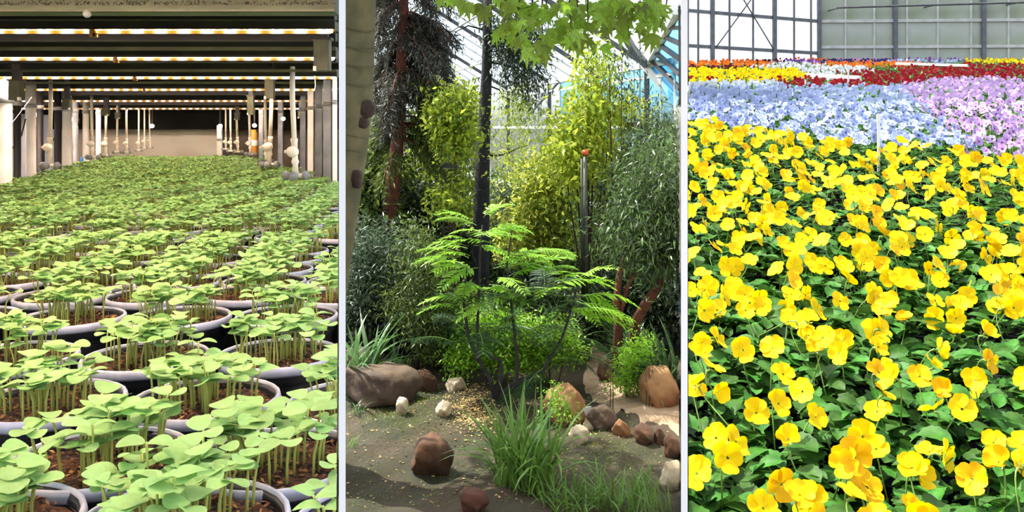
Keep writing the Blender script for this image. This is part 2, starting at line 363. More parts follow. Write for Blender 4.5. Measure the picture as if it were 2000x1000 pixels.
# pot meshes
mb = MB().lathe([(.047, -.12), (.05, -.12), (.0615, -.03), (.062, -.022), (.0655, -.02), (.0655, -.006), (.065, -.002), (.0635, -.006), (.0625, -.025), (.058, -.04)], n=24)
mb.add([(0.05*math.cos(2*math.pi*k/24), .05*math.sin(2*math.pi*k/24), -.12) for k in range(24)], [tuple(range(24))[::-1]])
me_body = mb.mesh('pot_body', 'black_plastic', True)
me_rim = MB().lathe([(.063, -.01), (.066, -.0105), (.0688, -.008), (.0695, -.0035), (.0687, 0), (.067, .0012), (.0655, .0006), (.065, -.002)], n=28).mesh('pot_rim', 'pot_rim', True)
def soil_mesh(seed, chips):
    r = np.random.default_rng(seed); V = [(0, 0, -.007)]; n = 22
    for j in range(1, 7):
        rad = .0628*j/6
        for k in range(n):
            a = 2*math.pi*(k+.5*(j % 2))/n; V.append((rad*math.cos(a), rad*math.sin(a), -.007+r.normal(0, .0016)-(.004 if j > 5 else 0)))
    Fc = [(0, 1+k, 1+(k+1) % n) for k in range(n)]
    for j in range(5):
        for k in range(n): Fc.append((1+j*n+k, 1+(j+1)*n+k, 1+(j+1)*n+(k+1) % n, 1+j*n+(k+1) % n))
    mi = [0]*len(Fc); V = list(V); c0 = len(V)
    for c in range(chips):
        a = r.uniform(0, 6.28); q = .058*math.sqrt(r.uniform(0, 1)); p = np.array((q*math.cos(a), q*math.sin(a), -.0055+r.uniform(0, .002)))
        d = unit(r.normal(0, 1, 3)*np.array((1, 1, .35)))*r.uniform(.0012, .004); e = unit(np.cross(d, r.normal(0, 1, 3)))*r.uniform(.0007, .0014)
        i = len(V); V += [p-d, p+e, p+d, p-e+np.array((0, 0, .0008))]; Fc += [(i, i+1, i+2), (i, i+2, i+3)]; mi += [1, 1]
    return mesh('soil', V, Fc, ['potting_soil', 'wood_chip'], False, mi)
me_soil = [soil_mesh(i, 260) for i in range(3)]
me_soil_far = soil_mesh(9, 30)

# one seedling: a bent stem and two round seed leaves
sl_v, sl_f = disc_grid(5, .0082, .0160, .0008, lambda x, t: .0014*x*x-.0045*(t-.35)**2+.001*t, .15)
me_leaf = [mesh('leaf', sl_v*np.array((a, b, 1)), sl_f, 'seedling_leaf', True) for a, b in ((1, 1), (1.15, 1.0), (.95, .9), (1.1, 1.12))]
ls_v, ls_f = disc_grid(4, .0085, .0160, .0008, lambda x, t: .0014*x*x-.0045*(t-.35)**2+.001*t, .15)
ls_f = np.array(ls_f)
def stem_tube(top, n=5, r0=.0011, r1=.0009):
    return MB().tube([(0, 0, -.016), (top[0]*.15, top[1]*.15, top[2]*.35), (top[0]*.6, top[1]*.6, top[2]*.75), top], [r0, r0, r1, r1], n)
def spots(r, n, R=.051):
    """where the seedlings of one pot stand: sown in loose clusters"""
    out = []
    cl = [(q*math.cos(a), q*math.sin(a)) for a, q in zip(r.uniform(0, 6.28, 7), .83*R*np.sqrt(r.uniform(0.1, 1, 7)))]
    while len(out) < n:
        if r.uniform() < .6: c = cl[r.integers(7)]; p = (c[0]+r.normal(0, .008), c[1]+r.normal(0, .008))
        else: a, q = r.uniform(0, 6.28), R*.98*math.sqrt(r.uniform()); p = (q*math.cos(a), q*math.sin(a))
        if math.hypot(*p) < R: out.append(p)
    return out
def seedling_spec(r, p):
    top = (p[0]*.06+r.normal(0, .004), p[1]*.06+r.normal(0, .004), r.normal(.031, .0045)); return top, r.uniform(0, 6.28), r.uniform(.0, .38, 2), r.uniform(.9, 1.25)
def tuft_mesh(seed, n, R=.051):
    r = np.random.default_rng(seed); mb = MB(); P, D, U, S = [], [], [], []
    for p in spots(r, n, R):
        top, yaw, el, s = seedling_spec(r, p); top = (top[0], top[1], max(top[2], .02))
        T = stem_tube(top, 3); V, f = T.data(); mb.add(V+np.array((p[0], p[1], 0)), f)
        for q in (0, 1):
            a = yaw+math.pi*q+r.normal(0, .15); e = el[q]-.1
            P.append((p[0]+top[0], p[1]+top[1], top[2])); D.append((math.cos(a)*math.cos(e), math.sin(a)*math.cos(e), math.sin(e))); U.append((r.normal(0, .15), r.normal(0, .15), 1)); S.append(s)
    ns = len(mb.f); V, f = scatter(ls_v, ls_f, P, D, U, S); mb.add(V, f)
    return mesh('seedlings', mb.data()[0], mb.f, ['seedling_stem', 'seedling_leaf'], True, [0]*ns+[1]*(len(mb.f)-ns))
me_tuft = [tuft_mesh(100+i, 46) for i in range(7)]
me_tuft_wide = [tuft_mesh(200+i, 54, .058) for i in range(6)]
me_stems = []
r = np.random.default_rng(5)
for i in range(14):
    top, _, _, _ = seedling_spec(r, (0, 0)); me_stems.append((top, stem_tube(top).mesh('seedling', 'seedling_stem', True)))

rows = [(.565, [-60, 355, 775]), (.684, [-150, 195, 540]), (.827, [95, 402, 706]), (.987, [25, 285, 545, 800]), (1.19, [-70, 140, 350, 560, 770])]
zz = [1.335+.124*i for i in range(5)]+[2.07+.122*i for i in range(39)]
for i, z in enumerate(zz):
    sp = .1425*F/z; rows.append((z, [(-150 if i % 2 else -150+sp/2)+sp*k for k in range(40)]))
mass = []; n_pots = 0; n_seed = 0
for ri, (Z, pxs) in enumerate(rows):
    k_in = 0
    for px in pxs:
        x = (px-CX)/F*Z + (random.uniform(-.004, .004) if ri > 4 else 0)
        lim = xr(Z)
        if x+.0 < xl(Z)-.02 or (x > lim+.035 and not (ri in (0, 2) and px < 800)) or (ri > 4 and Z > 3.74 and x+.06 > lim): continue
        if px < -180: continue
        in_view = px+.07*F/Z > 4
        z = RIM+random.uniform(-.003, .003)
        if n_pots >= 296: mass.append((x, Z, z)); continue
        n_pots += 1
        if ri < 8:
            if in_view: lab = f'grey-rimmed pot of green seedlings, {ORD[k_in]} from the left in {ORD[ri]} row from the front'; k_in += 1
            else: lab = f'grey-rimmed pot of seedlings cut by the left edge in {ORD[ri]} row'
            g = 'pots of seedlings in the front rows'
        else: lab, g = ('pot of green seedlings among the crowded rows in the middle of the bench' if Z < 3 else 'small distant pot of green seedlings in the far dense carpet of rows'), ('crowded middle rows of seedling pots' if Z < 3 else 'far rows of seedling pots')
        t = thing('seedling_pot', lab, 'potted plant', (x, Z, z), g, 0)
        yaw = random.uniform(0, 6.28)
        put('pot_body', me_body, t, rot=(0, 0, yaw)); put('pot_rim', me_rim, t); put('soil', me_soil[ri % 3] if Z < 1.6 else me_soil_far, t, rot=(0, 0, yaw), label='brown crumbly potting soil with wood chips')
        if ri < 2 or (ri == 2 and px < 600):
            r = np.random.default_rng(ri*50+k_in)
            for p in spots(r, 44 if ri else 48):
                top, yw, el, s = seedling_spec(r, p); q = r.integers(14); tp, mst = me_stems[q]; n_seed += 1
                a0 = math.atan2(p[1], p[0])-math.atan2(tp[1], tp[0])+r.normal(0, .5)
                sd = put('seedling', mst, t, (p[0], p[1], 0), (0, 0, a0))
                for qq in (0, 1):
                    put('leaf', me_leaf[r.integers(4)], sd, tp, (el[qq]-.12, r.normal(0, .15), yw+math.pi*qq+r.normal(0, .15)-a0), s)
        else:
            put('seedlings', me_tuft[random.randrange(7)] if Z < 1.6 else me_tuft_wide[random.randrange(6)], t, rot=(0, 0, random.uniform(0, 6.28)), kind='stuff')
        if x+.095 > T1A*Z: CLIPS.append((t, T1A, -1))
if mass:
    # the farthest pots: too many and too small to tell apart
    P = np.array(mass); mb = MB(); mats = []
    tv = np.array([v.co for v in me_tuft[0].vertices]); 
    def cat_meshes(srcs, name):
        Vs, Fs, Ms, n = [], [], [], 0; names = []
        for me, loc, yaw in srcs:
            v = np.empty(len(me.vertices)*3); me.vertices.foreach_get('co', v); v = v.reshape(-1, 3); c, s = math.cos(yaw), math.sin(yaw)
            Vs.append(np.c_[v[:, 0]*c-v[:, 1]*s, v[:, 0]*s+v[:, 1]*c, v[:, 2]]+np.array(loc))
            for p in me.polygons:
                Fs.append([i+n for i in p.vertices]); nm = me.materials[p.material_index].name
                if nm not in names: names.append(nm)
                Ms.append(names.index(nm))
            n += len(v)
        V = np.concatenate(Vs); c = V.mean(0); c[2] = V[:, 2].min()
        return put(name, mesh(name, V-c, Fs, names, True, Ms), None, tuple(c))
    me_simple = MB().lathe([(.05, -.12), (.062, -.02), (.069, -.01), (.069, 0), (.062, -.002), (.06, -.014), (.001, -.014)], n=10).mesh('p', 'black_plastic')
    me_t2 = [tuft_mesh(300+i, 34, .06) for i in range(3)]
    src = []
    for x, y, z in mass: src += [(me_simple, (x, y, z), 0), (me_t2[random.randrange(3)], (x, y, z), random.uniform(0, 6))]
    o = cat_meshes(src, 'seedling_pots'); o['kind'] = 'stuff'; o['label'] = 'farthest pots of green seedlings at the far end of the bench'; o['category'] = 'potted plants'

# walls and ceiling of the bay
def slab(name, a, b, z0, z1, th, m, **k):
    a = np.array(a[:2], float); b = np.array(b[:2], float); d = unit(b-a); n = np.array((-d[1], d[0]))*th
    V = [(*p, z) for z in (z0, z1) for p in (a, b, b+n, a+n)]
    return solo(name, V, [(0, 3, 2, 1), (4, 5, 6, 7), (0, 1, 5, 4), (1, 2, 6, 5), (2, 3, 7, 6), (3, 0, 4, 7)], m, kind='structure', **k)
A, B, C_ = at(120, 0, 6.95), at(424, 0, 6.95), at(662, 0, 6.95)
slab('wall_back', A, B, 0, H+.02, .04, 'beige_wall')
slab('wall_far', B, C_-np.array((.03, 0, 0)), 0, H+.02, .04, 'brown_wall')
slab('wall_outer', (-2.62, 2.2), (-3.62, 6.95), 0, H+.1, .04, 'pale_blue_wall')
V = []
for z, zz_ in ((.42, .3), (6.98, .26)):
    V += [(-.75*z-1.4, z, H+zz_), (T1A*z-.002, z, H+zz_), (T1A*z-.002, z, H+zz_+.05), (-.75*z-1.4, z, H+zz_+.05)]
solo('ceiling', V, [(0, 1, 2, 3), (7, 6, 5, 4), (0, 4, 5, 1), (1, 5, 6, 2), (2, 6, 7, 3), (3, 7, 4, 0)], 'black_ceiling', kind='structure')
def across(z, pad=.25): return (-200-CX)/F*z-pad, T1A*z-.006
x0, x1 = across(6.8); MB().box(((x0+x1)/2, 6.82, H+.125), (x1-x0, .05, .27)).solo('beam_back', 'black_ceiling', kind='structure')
# grow lights across the bay; first three unseen, added to light the front pots
for i, (z, py) in enumerate(((.62, None), (.95, None), (1.3, None), (1.81, 62), (2.52, 115), (3.47, 152), (4.45, 175), (5.45, 197), (6.3, 212))):
    zl = H+(.235 if py is None else (HY-py)/F*z); x0, x1 = across(z)
    nm = (['added unseen to light the front rows', 'added unseen to light the second rows', 'added just above the frame for light'][i] if i < 3 else ['brightest and nearest to the front beam', 'second in view behind the front beam', 'third in view behind the front beam', 'fourth in view behind the front beam', 'fifth in view, far under the ceiling', 'sixth in view, farthest and dimmest'][i-3])
    t = thing('grow_light', f'warm white LED strip across the dark ceiling, {nm}', 'light', ((x0+x1)/2, z, zl), 'LED strips over the seedlings')
    hh = min(.03, .0095*z)
    MB().box(((x0+x1)/2, z+.012, zl+hh/2+.004), (x1-x0, .05, hh)).part('housing', 'housing_dark', t)
    MB().box(((x0+x1)/2, z+.008, zl+.002), (x1-x0-.02, .014, .004)).part('led_strip', 'led', t)
    MB().box(((x0+x1)/2, z-.003, zl-.001), (x1-x0-.02, .003, .0022*max(z, 1.6)/1.6+.0042)).part('lens', 'led_glow' if i < 7 else 'led_dim', t)  # added lip, its own emission stands in for the amber glow around the strip
    if i >= 3:
        c = at((185, 228, 265, 283, 300, 350)[i-3], HY-(zl-H)*F/z, z); MB().box((c[0], c[1]-.009, zl-.002), (.012, .006, .018)).box((c[0]+.006, c[1]-.009, zl-.008), (.008, .006, .008)).part('clip', 'amber_plastic', t)
# channels and rails between the lights
x0, x1 = across(1.51)
t = thing('cross_beam', 'mildew-speckled olive steel beam running along the very top of the ceiling', 'beam', ((x0+x1)/2, 1.51, H+.2))
MB().box(((x0+x1)/2, 1.53, H+.24), (x1-x0, .05, .08)).part('beam_channel', 'speckled_beam', t)
MB().box(((x0+x1)/2, 1.503, H+.2025), (x1-x0, .012, .004)).part('beam_lip', 'olive_metal', t)
r = np.random.default_rng(3); P = np.c_[r.uniform(x0+.3, x1, 700), np.full(700, 1.504), H+.213+.007*np.abs(r.normal(0, .6, 700))]
V, f = scatter([(-1, -.6, 0), (.3, -1, 0), (1, .2, 0), (.1, .9, 0)], [(0, 1, 2, 3)], P, np.c_[r.normal(0, 1, 700), np.zeros(700), r.normal(0, 1, 700)], np.tile((0, -1, 0.), (700, 1)), r.uniform(.0005, .002, 700))
part('mildew_spots', V, f, 'mildew', t, kind='stuff')
c = at(170, 27, 1.5); MB().ball(c, .007, 12).part('droplet', 'grey_plastic', t, True)
for i, (z, zo, hgt_, m_) in enumerate(((1.66, .222, .03, 'dark_metal'), (2.2, .23, .02, 'dark_metal'), (2.34, .214, .006, 'olive_metal'), (3.05, .24, .02, 'dark_metal'), (3.2, .212, .006, 'olive_metal'), (4.1, .214, .007, 'olive_metal'), (5.0, .205, .03, 'dark_metal'), (6.0, .17, .02, 'dark_metal'))):
    x0, x1 = across(z)
    o = MB().box(((x0+x1)/2, z, H+zo), (x1-x0, .03, hgt_)).tube([(x0, z-.01, H+zo-hgt_*.5), (x1, z-.01, H+zo-hgt_*.5)], .0035, 6).solo('ceiling_rail', m_)
    o['label'] = f'thin {"dark" if m_ == "dark_metal" else "olive"} metal rail across the ceiling, {ORD[i]} behind the front beam'; o['category'] = 'rail'; o['group'] = 'rails under the dark ceiling'
# square hangers
for i, (px, py0, py1, w, Z, lab) in enumerate(((630, 78, 138, 30, 2.15, 'largest olive square hanger beside the white partition'), (32, 158, 196, 22, 3.1, 'olive square hanger hanging left above the white posts'), (527, 156, 193, 17, 3.7, 'olive square hanger above the second row of white drop pipes'), (490, 188, 224, 12, 4.6, 'olive square hanger left of the pair of drop pipes'), (131, 193, 214, 14, 4.4, 'small olive hanger above the left white posts'), (207, 211, 226, 12, 5.2, 'tiny olive hanger above the left drop pipes'), (63, 208, 226, 11, 4.9, 'tiny olive hanger by the round white post'), (463, 221, 234, 9, 6.1, 'tiny olive hanger far back over the right drop pipes'), (230, 221, 232, 9, 6.0, 'tiny olive hanger far back over the left drop pipes'), (644, 205, 223, 10, 4.6, 'small olive hanger over the grey posts by the partition'), (587, 218, 231, 9, 5.6, 'tiny olive hanger between the grey posts'))):
    a, b = at(px, py0, Z), at(px, py1, Z); wd = w/F*Z
    t = thing('hanger_bracket', lab, 'bracket', tuple(b), 'olive hangers under the ceiling')
    MB().box(((a+b)/2), (wd, wd*.8, a[2]-b[2])).part('hanger_tube', 'olive_metal', t)
    MB().box((a[0], a[1], a[2]+.002), (wd*1.25, wd, .006)).box((a[0], a[1]+.005, (a[2]+H+.29)/2), (wd*.7, wd*.5, H+.29-a[2])).part('flange', 'dark_metal', t)
    MB().box((b[0]+(wd*.42 if px < 300 else -wd*.42), b[1]-wd*.3, b[2]+wd*.12), (wd*.2, wd*.3, wd*.3)).part('end_cap', 'white_plastic', t)

# white drop pipes with sprayer heads
def dropper(px, py0, py1, Z, lab, full=True, kx=0):
    a, b = at(px, py0, Z), at(px+kx, py1, Z); b[1] = a[1]; s = (a[2]-b[2])
    t = thing('sprayer', lab, 'sprayer', tuple(b), 'white drop pipes with sprayer heads'); u = s/.33
    r0 = .0085*min(u, 1.2)*1.2; P = lambda f: a+(b-a)*f
    MB().tube([(a[0], a[1], H+.24), a, P(.55)], r0, 10).part('pipe', 'cream_plastic', t, True)
    MB().tube([P(.5), P(.54), P(.55), P(.6)], [r0*1.35, r0*1.35, r0*1.2, r0*1.2], 10).part('collar', 'cream_plastic', t, True)
    c = P(.66)+np.array((-r0*.6, -r0*1.2, 0)); m_ = MB().ball(c, (r0*2.5, r0*2.3, r0*2.2), 14); m_.tube([c+np.array((-r0*2.2, 0, 0)), c+np.array((-r0*3.0, 0, 0))], r0*.7, 8); m_.part('valve', 'cream_plastic', t, True)
    MB().tube([P(.6), P(.75), P(.78), P(.82), P(.92)], [r0*1.1, r0*1.1, r0*1.5, r0*1.0, r0*1.2], 10).part('lower_pipe', 'cream_plastic', t, True)
    e = P(.945); MB().tube([e+np.array((-r0*3.4, 0, 0)), e+np.array((r0*3.4, 0, 0))], r0*.9, 8).tube([e, e+np.array((0, -r0*3.2, 0))], r0*.9, 8).part('manifold', 'cream_plastic', t, True)
    for d in ((-1, 0), (1, 0), (0, -1)) if full else ((-1, 0), (1, 0)):
        d3 = np.array((d[0], d[1], 0))*r0; n_ = MB().tube([e+d3*2.6, e+d3*3.0, e+d3*4.4, e+d3*4.5, e+d3*5.4], [r0*1.2, r0*1.8, r0*1.8, r0*1.1, r0*.8], 10).part('nozzle', 'grey_plastic', t, True)
for d in ((571, 188, 352, 3.4, 'nearest and largest white drop pipe sprayer beside the grey posts', True, 7), (530, 205, 328, 4.6, 'second largest white sprayer pipe right of the amber canister', True, -4), (518, 222, 322, 5.1, 'white sprayer pipe half behind the second largest one', True, 2), (487, 230, 305, 5.9, 'white sprayer pipe in front of the amber canister', True, 2), (462, 235, 300, 6.2, 'slim white sprayer pipe left of the amber canister', False, 3), (450, 240, 298, 6.45, 'tiny white sprayer pipe far back near the white wall post', False, 1), (441, 243, 294, 6.65, 'tiniest white sprayer pipe beside the white wall post', False, 0),
          (99, 206, 330, 4.4, 'largest white sprayer pipe on the left side by the white posts', True, -2), (179, 221, 312, 5.3, 'white sprayer pipe before the beige back wall, second on the left side', True, 2), (207, 228, 308, 5.7, 'white sprayer pipe third on the left side', True, -1), (229, 236, 300, 6.0, 'slim white sprayer pipe fourth on the left side', False, 0), (247, 241, 300, 6.3, 'slim white sprayer pipe fifth on the left side', False, 1), (271, 245, 296, 6.5, 'tiny white sprayer pipe sixth on the left side', False, 0), (282, 246, 291, 6.62, 'tiny white sprayer pipe seventh on the left side', False, 0), (292, 246, 290, 6.7, 'tiniest white sprayer pipe far back on the left side', False, 1)): dropper(*d)

# posts along both sides
def post(px, w, Z, m_, lab, rnd=True, top=.22):
    a = at(px, HY, Z); r0 = w/F*Z/2
    t = thing('post', lab, 'post', (a[0], a[1], 0), 'posts along the seedling bay')
    if rnd: MB().tube([(a[0], a[1], 0), (a[0], a[1], H+top)], r0, 16).part('shaft', m_, t, True)
    else: MB().box((a[0], a[1], (H+top)/2), (r0*2, r0*1.4, H+top)).part('shaft', m_, t)
    MB().tube([(a[0], a[1], H+top-.12), (a[0], a[1], H+top-.1)], r0*1.2, 14).part('band', 'grey_plastic', t, True)
for p in ((9, 27, 3.5, 'white_plastic', 'thickest round white post at the left edge'), (60, 19, 4.3, 'white_plastic', 'round white post second from the left edge'), (131, 17, 5.2, 'white_plastic', 'round white post third from the left edge'), (147, 11, 5.6, 'steel', 'thin grey post beside the third white post'), (168, 12, 6.0, 'white_plastic', 'round white post behind the left sprayer pipes'), (192, 9, 6.4, 'white_plastic', 'thin white post far back on the left side'),
          (34, 13, 3.9, 'black_plastic', 'black pipe post between the first two white posts'), (78, 12, 4.6, 'black_plastic', 'black pipe post right of the second white post'), (113, 13, 4.9, 'black_plastic', 'black pipe post left of the third white post')): post(*p)
for p in ((429, 9, 6.75, 'white_plastic', 'slim white post against the far brown wall', False, .02), (640, 15, 4.0, 'steel', 'grey square post nearest the partition', False), (623, 14, 4.4, 'steel', 'grey square post second from the partition', False), (607, 11, 4.8, 'white_plastic', 'pale square post third from the partition', False), (592, 10, 5.2, 'steel', 'grey square post fourth from the partition', False), (548, 9, 5.9, 'steel', 'grey square post behind the nearest sprayer pipes', False), (510, 8, 6.4, 'steel', 'thin grey post near the far brown wall', False), (654, 8, 3.7, 'white_plastic', 'pale narrow post touching the white partition', False)): post(*p)
slab('wall_side', (-.79, 3.95), (-1.392, 6.94), 0, H+.1, .03, 'brown_wall')
t = thing('canister', 'amber canister with white label standing behind the right sprayer pipes', 'canister', tuple(at(495, 300, 6.55)))
c = at(495, 300, 6.55); MB().lathe([(0.001, 0), (.028, 0), (.03, .004), (.03, .15), (.028, .158), (.022, .165), (.022, .18), (.001, .18)], c, 16).part('body', 'amber_plastic', t, True)
MB().lathe([(.0305, .06), (.031, .062), (.031, .1), (.0305, .102)], c, 16).part('paper_label', 'tag_white', t, True)
MB().box((c[0], c[1], (c[2]+0)/2), (.07, .07, c[2])).part('pedestal', 'brown_wall', t)
c = at(160, 316, 5.7); o = MB().tube([(c[0], c[1], RIM-.12), c+np.array((0, 0, .0)), c+np.array((0, 0, .03))], [.012, .012, .008], 10).solo('bottle', 'blue_plastic', True); o['label'] = 'small blue bottle between the left posts'; o['category'] = 'bottle'
for px, py, Z, lab in ((297, 246, 6.72, 'tiny glowing bulb at the left end of the back wall'), (430, 246, 6.72, 'tiny glowing bulb above the slim white post'), (497, 245, 6.4, 'tiny glowing bulb above the amber canister'), (15, 216, 4.2, 'glowing bulb at the left edge above the posts'), (143, 233, 5.6, 'small glowing bulb over the third white post'), (70, 224, 4.9, 'small glowing bulb above the second white post'), (553, 232, 5.7, 'small glowing bulb behind the nearest sprayer pipe'), (625, 226, 5.0, 'small glowing bulb above the grey posts')):
    c = at(px, py, Z); t = thing('bulb_lamp', lab, 'lamp', tuple(c), 'small bulbs under the ceiling'); s_ = .0025*Z
    MB().ball(c, (s_, s_, s_*.9), 10).part('bulb', 'bulb', t, True); MB().tube([c+np.array((0, 0, s_*.7)), (c[0], c[1], H+.27)], s_*.35, 6).part('cord', 'black_plastic', t)
for pts, lab in ((((0, 268, 3.3), (30, 232, 3.4), (62, 190, 3.5)), 'thin white string slanting up across the left posts'), (((615, 148, 2.6), (616, 168, 2.6), (614, 178, 2.6)), 'short white string dangling under the largest hanger')):
    o = MB().tube([at(*p) for p in pts]+([] if len(pts) < 3 else []), .0012, 5).solo('string', 'white_plastic'); o['label'] = lab; o['category'] = 'string'
for i, (px, Z) in enumerate(((50, 4.2), (120, 5.0), (155, 5.6))):
    a = at(px, 232, Z); o = MB().tube([a, a+np.array((-.02, 0, -.08)), a+np.array((-.06, 0, -.14)), a+np.array((-.1, 0, -.16)), (a[0]-.1, a[1], RIM-.125)], .004, 6).solo('cable', 'black_plastic', True); o['label'] = f'black cable looping between the left posts, {ORD[i]} from the left'; o['category'] = 'cable'; o['group'] = 'black cables by the posts'

# ================================================================== GLASSHOUSE
def W(px, Z, z=None):
    """ground point under frame column px at depth Z"""
    x = (px-CX)/F*Z
    return np.array((x, Z, gz(x, Z) if z is None else z))

# ---- glazed end wall and roof
N0 = at(1263, 128, 16.0); eave = N0[2]; Wd = np.array((-4.0, 15.5, 0.0))
def wallp(t, z): return np.array((N0[0]+Wd[0]*t, N0[1]+Wd[1]*t, z))
nin = unit(np.array((-15.5, -4.0, 0.0)))
def tcol(px):                                     # parameter along the wall whose upright shows at column px
    k = (px-CX)/F; return (N0[0]-k*N0[1])/(k*Wd[1]-Wd[0])
win = put('window_1', None, None, tuple(wallp(.4, 0)), kind='structure')
rails = [0.02, 1.45, 3.12, eave]
cols = [tcol(p) for p in (1318, 1291, 1263, 1238, 1213, 1188, 1164, 1142, 1120, 1094, 1073, 1052, 1032, 1012, 993, 975, 958, 942, 927, 912, 898, 884, 870, 856, 843, 830, 815, 800, 785, 770, 755)]
for i, z in enumerate(rails):
    MB().bar(wallp(cols[0], z), wallp(cols[-1], z), .12, .1 if i in (0, 3) else .07).part('rail', 'frame_white', win)
MB().bar(wallp(cols[0], eave-.22), wallp(cols[-1], eave-.22), .05, .05).part('rail', 'frame_white', win)
for i, t in enumerate(cols):
    MB().bar(wallp(t, 0), wallp(t, eave), .03 if i % 4 != 2 else .09, .04 if i % 4 != 2 else .09).part('mullion', 'frame_white' if i % 4 != 2 else 'frame_grey', win)
for i in range(len(cols)-1):
    for j in range(3):
        a, b, c, d = (wallp(cols[i], rails[j]), wallp(cols[i+1], rails[j]), wallp(cols[i+1], rails[j+1]), wallp(cols[i], rails[j+1])); off = -nin*.02
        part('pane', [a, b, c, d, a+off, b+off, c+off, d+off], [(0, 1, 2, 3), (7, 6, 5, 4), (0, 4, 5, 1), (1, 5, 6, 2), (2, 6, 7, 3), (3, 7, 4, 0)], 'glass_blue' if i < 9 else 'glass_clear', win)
for i0, i1 in ((9, 13), (13, 9), (17, 21)):
    MB().bar(wallp(cols[i0], rails[2]), wallp(cols[i1], eave), .04, .04).part('brace', 'frame_grey', win)
roof = put('window_2', None, None, tuple(wallp(.4, eave)), kind='structure')
up = nin*3.2+np.array((0, 0, 1.9))
for i, t in enumerate(cols):
    if t < -.001: continue
    MB().bar(wallp(t, eave), wallp(t, eave)+up, .025 if i % 4 != 2 else .07, .03 if i % 4 != 2 else .08).part('rafter', 'frame_white' if i % 4 != 2 else 'frame_grey', roof)
for f_ in (.36, .72, 1): MB().bar(wallp(0, eave)+up*f_, wallp(cols[-1], eave)+up*f_, .06, .06).part('purlin', 'frame_white', roof)
cc = [t for t in cols if t > -.001]
for i in range(len(cc)-1):
    for f0, f1 in ((0, .36), (.36, .72), (.72, 1)):
        a, b, c, d = wallp(cc[i], eave)+up*f0, wallp(cc[i+1], eave)+up*f0, wallp(cc[i+1], eave)+up*f1, wallp(cc[i], eave)+up*f1; off = np.array((0, 0, .02))
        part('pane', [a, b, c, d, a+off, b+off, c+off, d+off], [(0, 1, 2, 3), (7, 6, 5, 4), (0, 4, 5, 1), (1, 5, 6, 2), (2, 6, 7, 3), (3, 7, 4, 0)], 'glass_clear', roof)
# hip of the roof at the corner
hip = put('window_3', None, None, tuple(N0), kind='structure')
h1, h2, h3 = at(1328, 202, 14.9), at(1322, 20, 13.8), at(1236, 96, 14.6)
MB().bar(N0, h1, .13, .15).part('rafter', 'frame_white', hip); MB().bar(N0, h2, .13, .15).part('rafter', 'frame_white', hip); MB().bar(N0, h3, .1, .12).part('rafter', 'frame_grey', hip)
MB().bar(h3, at(1216, 62, 13.6), .1, .12).part('rafter', 'frame_grey', hip)
MB().bar(at(1327, 10, 13.4), h1, .04, .04).part('cable_rod', 'frame_grey', hip)
for k in range(7):
    f0 = k/7; a = N0+(h2-N0)*f0; e = h1+(at(1329, -10, 13.6)-h1)*f0
    MB().bar(a, e, .07, .07).part('purlin', 'frame_grey', hip)
    if k < 6:
        f1 = (k+1)/7; c = N0+(h2-N0)*f1; g = h1+(at(1329, -10, 13.6)-h1)*f1; off = np.array((0, .02, .02))
        part('pane', [a, e, g, c, a+off, e+off, g+off, c+off], [(0, 1, 2, 3), (7, 6, 5, 4), (0, 4, 5, 1), (1, 5, 6, 2), (2, 6, 7, 3), (3, 7, 4, 0)], 'glass_blue', hip)

# ---- plants: generators
def blob(px, py, rx, ry, Z, dz=.6):
    c = at(px, py, Z); return c, np.array((rx/F*Z, dz, ry/F*Z))
def in_blobs(bl, n, r, shell=.0):
    P, R_, C_ = [], [], []
    vol = np.array([b[1][0]*b[1][2] for b in bl]); pick = r.choice(len(bl), n, p=vol/vol.sum())
    u = unit(r.normal(0, 1, (n, 3)))*(r.uniform(shell, 1, (n, 1))**.45)
    cs = np.array([b[0] for b in bl])[pick]; rs = np.array([b[1] for b in bl])[pick]
    return cs+u*rs, u
def foliage(root, bl, n, size, m_, seed, tv=LEAF_V, tf=LEAF_F, out=.5, droop=0., trim=True, name='foliage', clump=0, shell=.0):
    r = np.random.default_rng(seed)
    if clump:                                    # leaves gathered in sprays
        Pc, uc = in_blobs(bl, n//clump, r, shell); P = np.repeat(Pc, clump, 0)+r.normal(0, size*1.3, (n//clump*clump, 3)); u = np.repeat(uc, clump, 0); nn = len(P)
    else: P, u = in_blobs(bl, n, r, shell); nn = n
    D = r.normal(0, 1, (nn, 3))+u*out*1.5+np.array((0, 0, -droop))*2; U = r.normal(0, .7, (nn, 3))+np.array((0, 0, 1.0))
    V, f = scatter(tv, tf, P, D, U, size*r.uniform(.6, 1.3, nn))
    if trim: V, f = trim_right(V, f, len(tv))
    nv = V.reshape(-1, len(tv), 3); ok = nv[:, :, 2].min(1) > .0
    V = nv[ok].reshape(-1, 3); f = f[:len(V)//len(tv)*len(tf)]
    return part(name, V, f, m_, root, kind='stuff')
def limbs(root, paths, m_, name='branch', n=7):
    for pts, rr in paths: MB().tube(pts, rr, n).part(name, m_, root, True)
def curve(a, b, bend, k=6, r=None):
    a, b, bend = np.array(a), np.array(b), np.array(bend)
    return [a+(b-a)*t+bend*4*t*(1-t) for t in np.linspace(0, 1, k)]
def pxpath(pts, Z): return [at(x, y, Z) if len(p) == 2 else at(x, y, p[2]) for p in pts for x, y in [p[:2]]]
def to_ground(p): return np.array((p[0], p[1], gz(p[0], p[1])-.05))

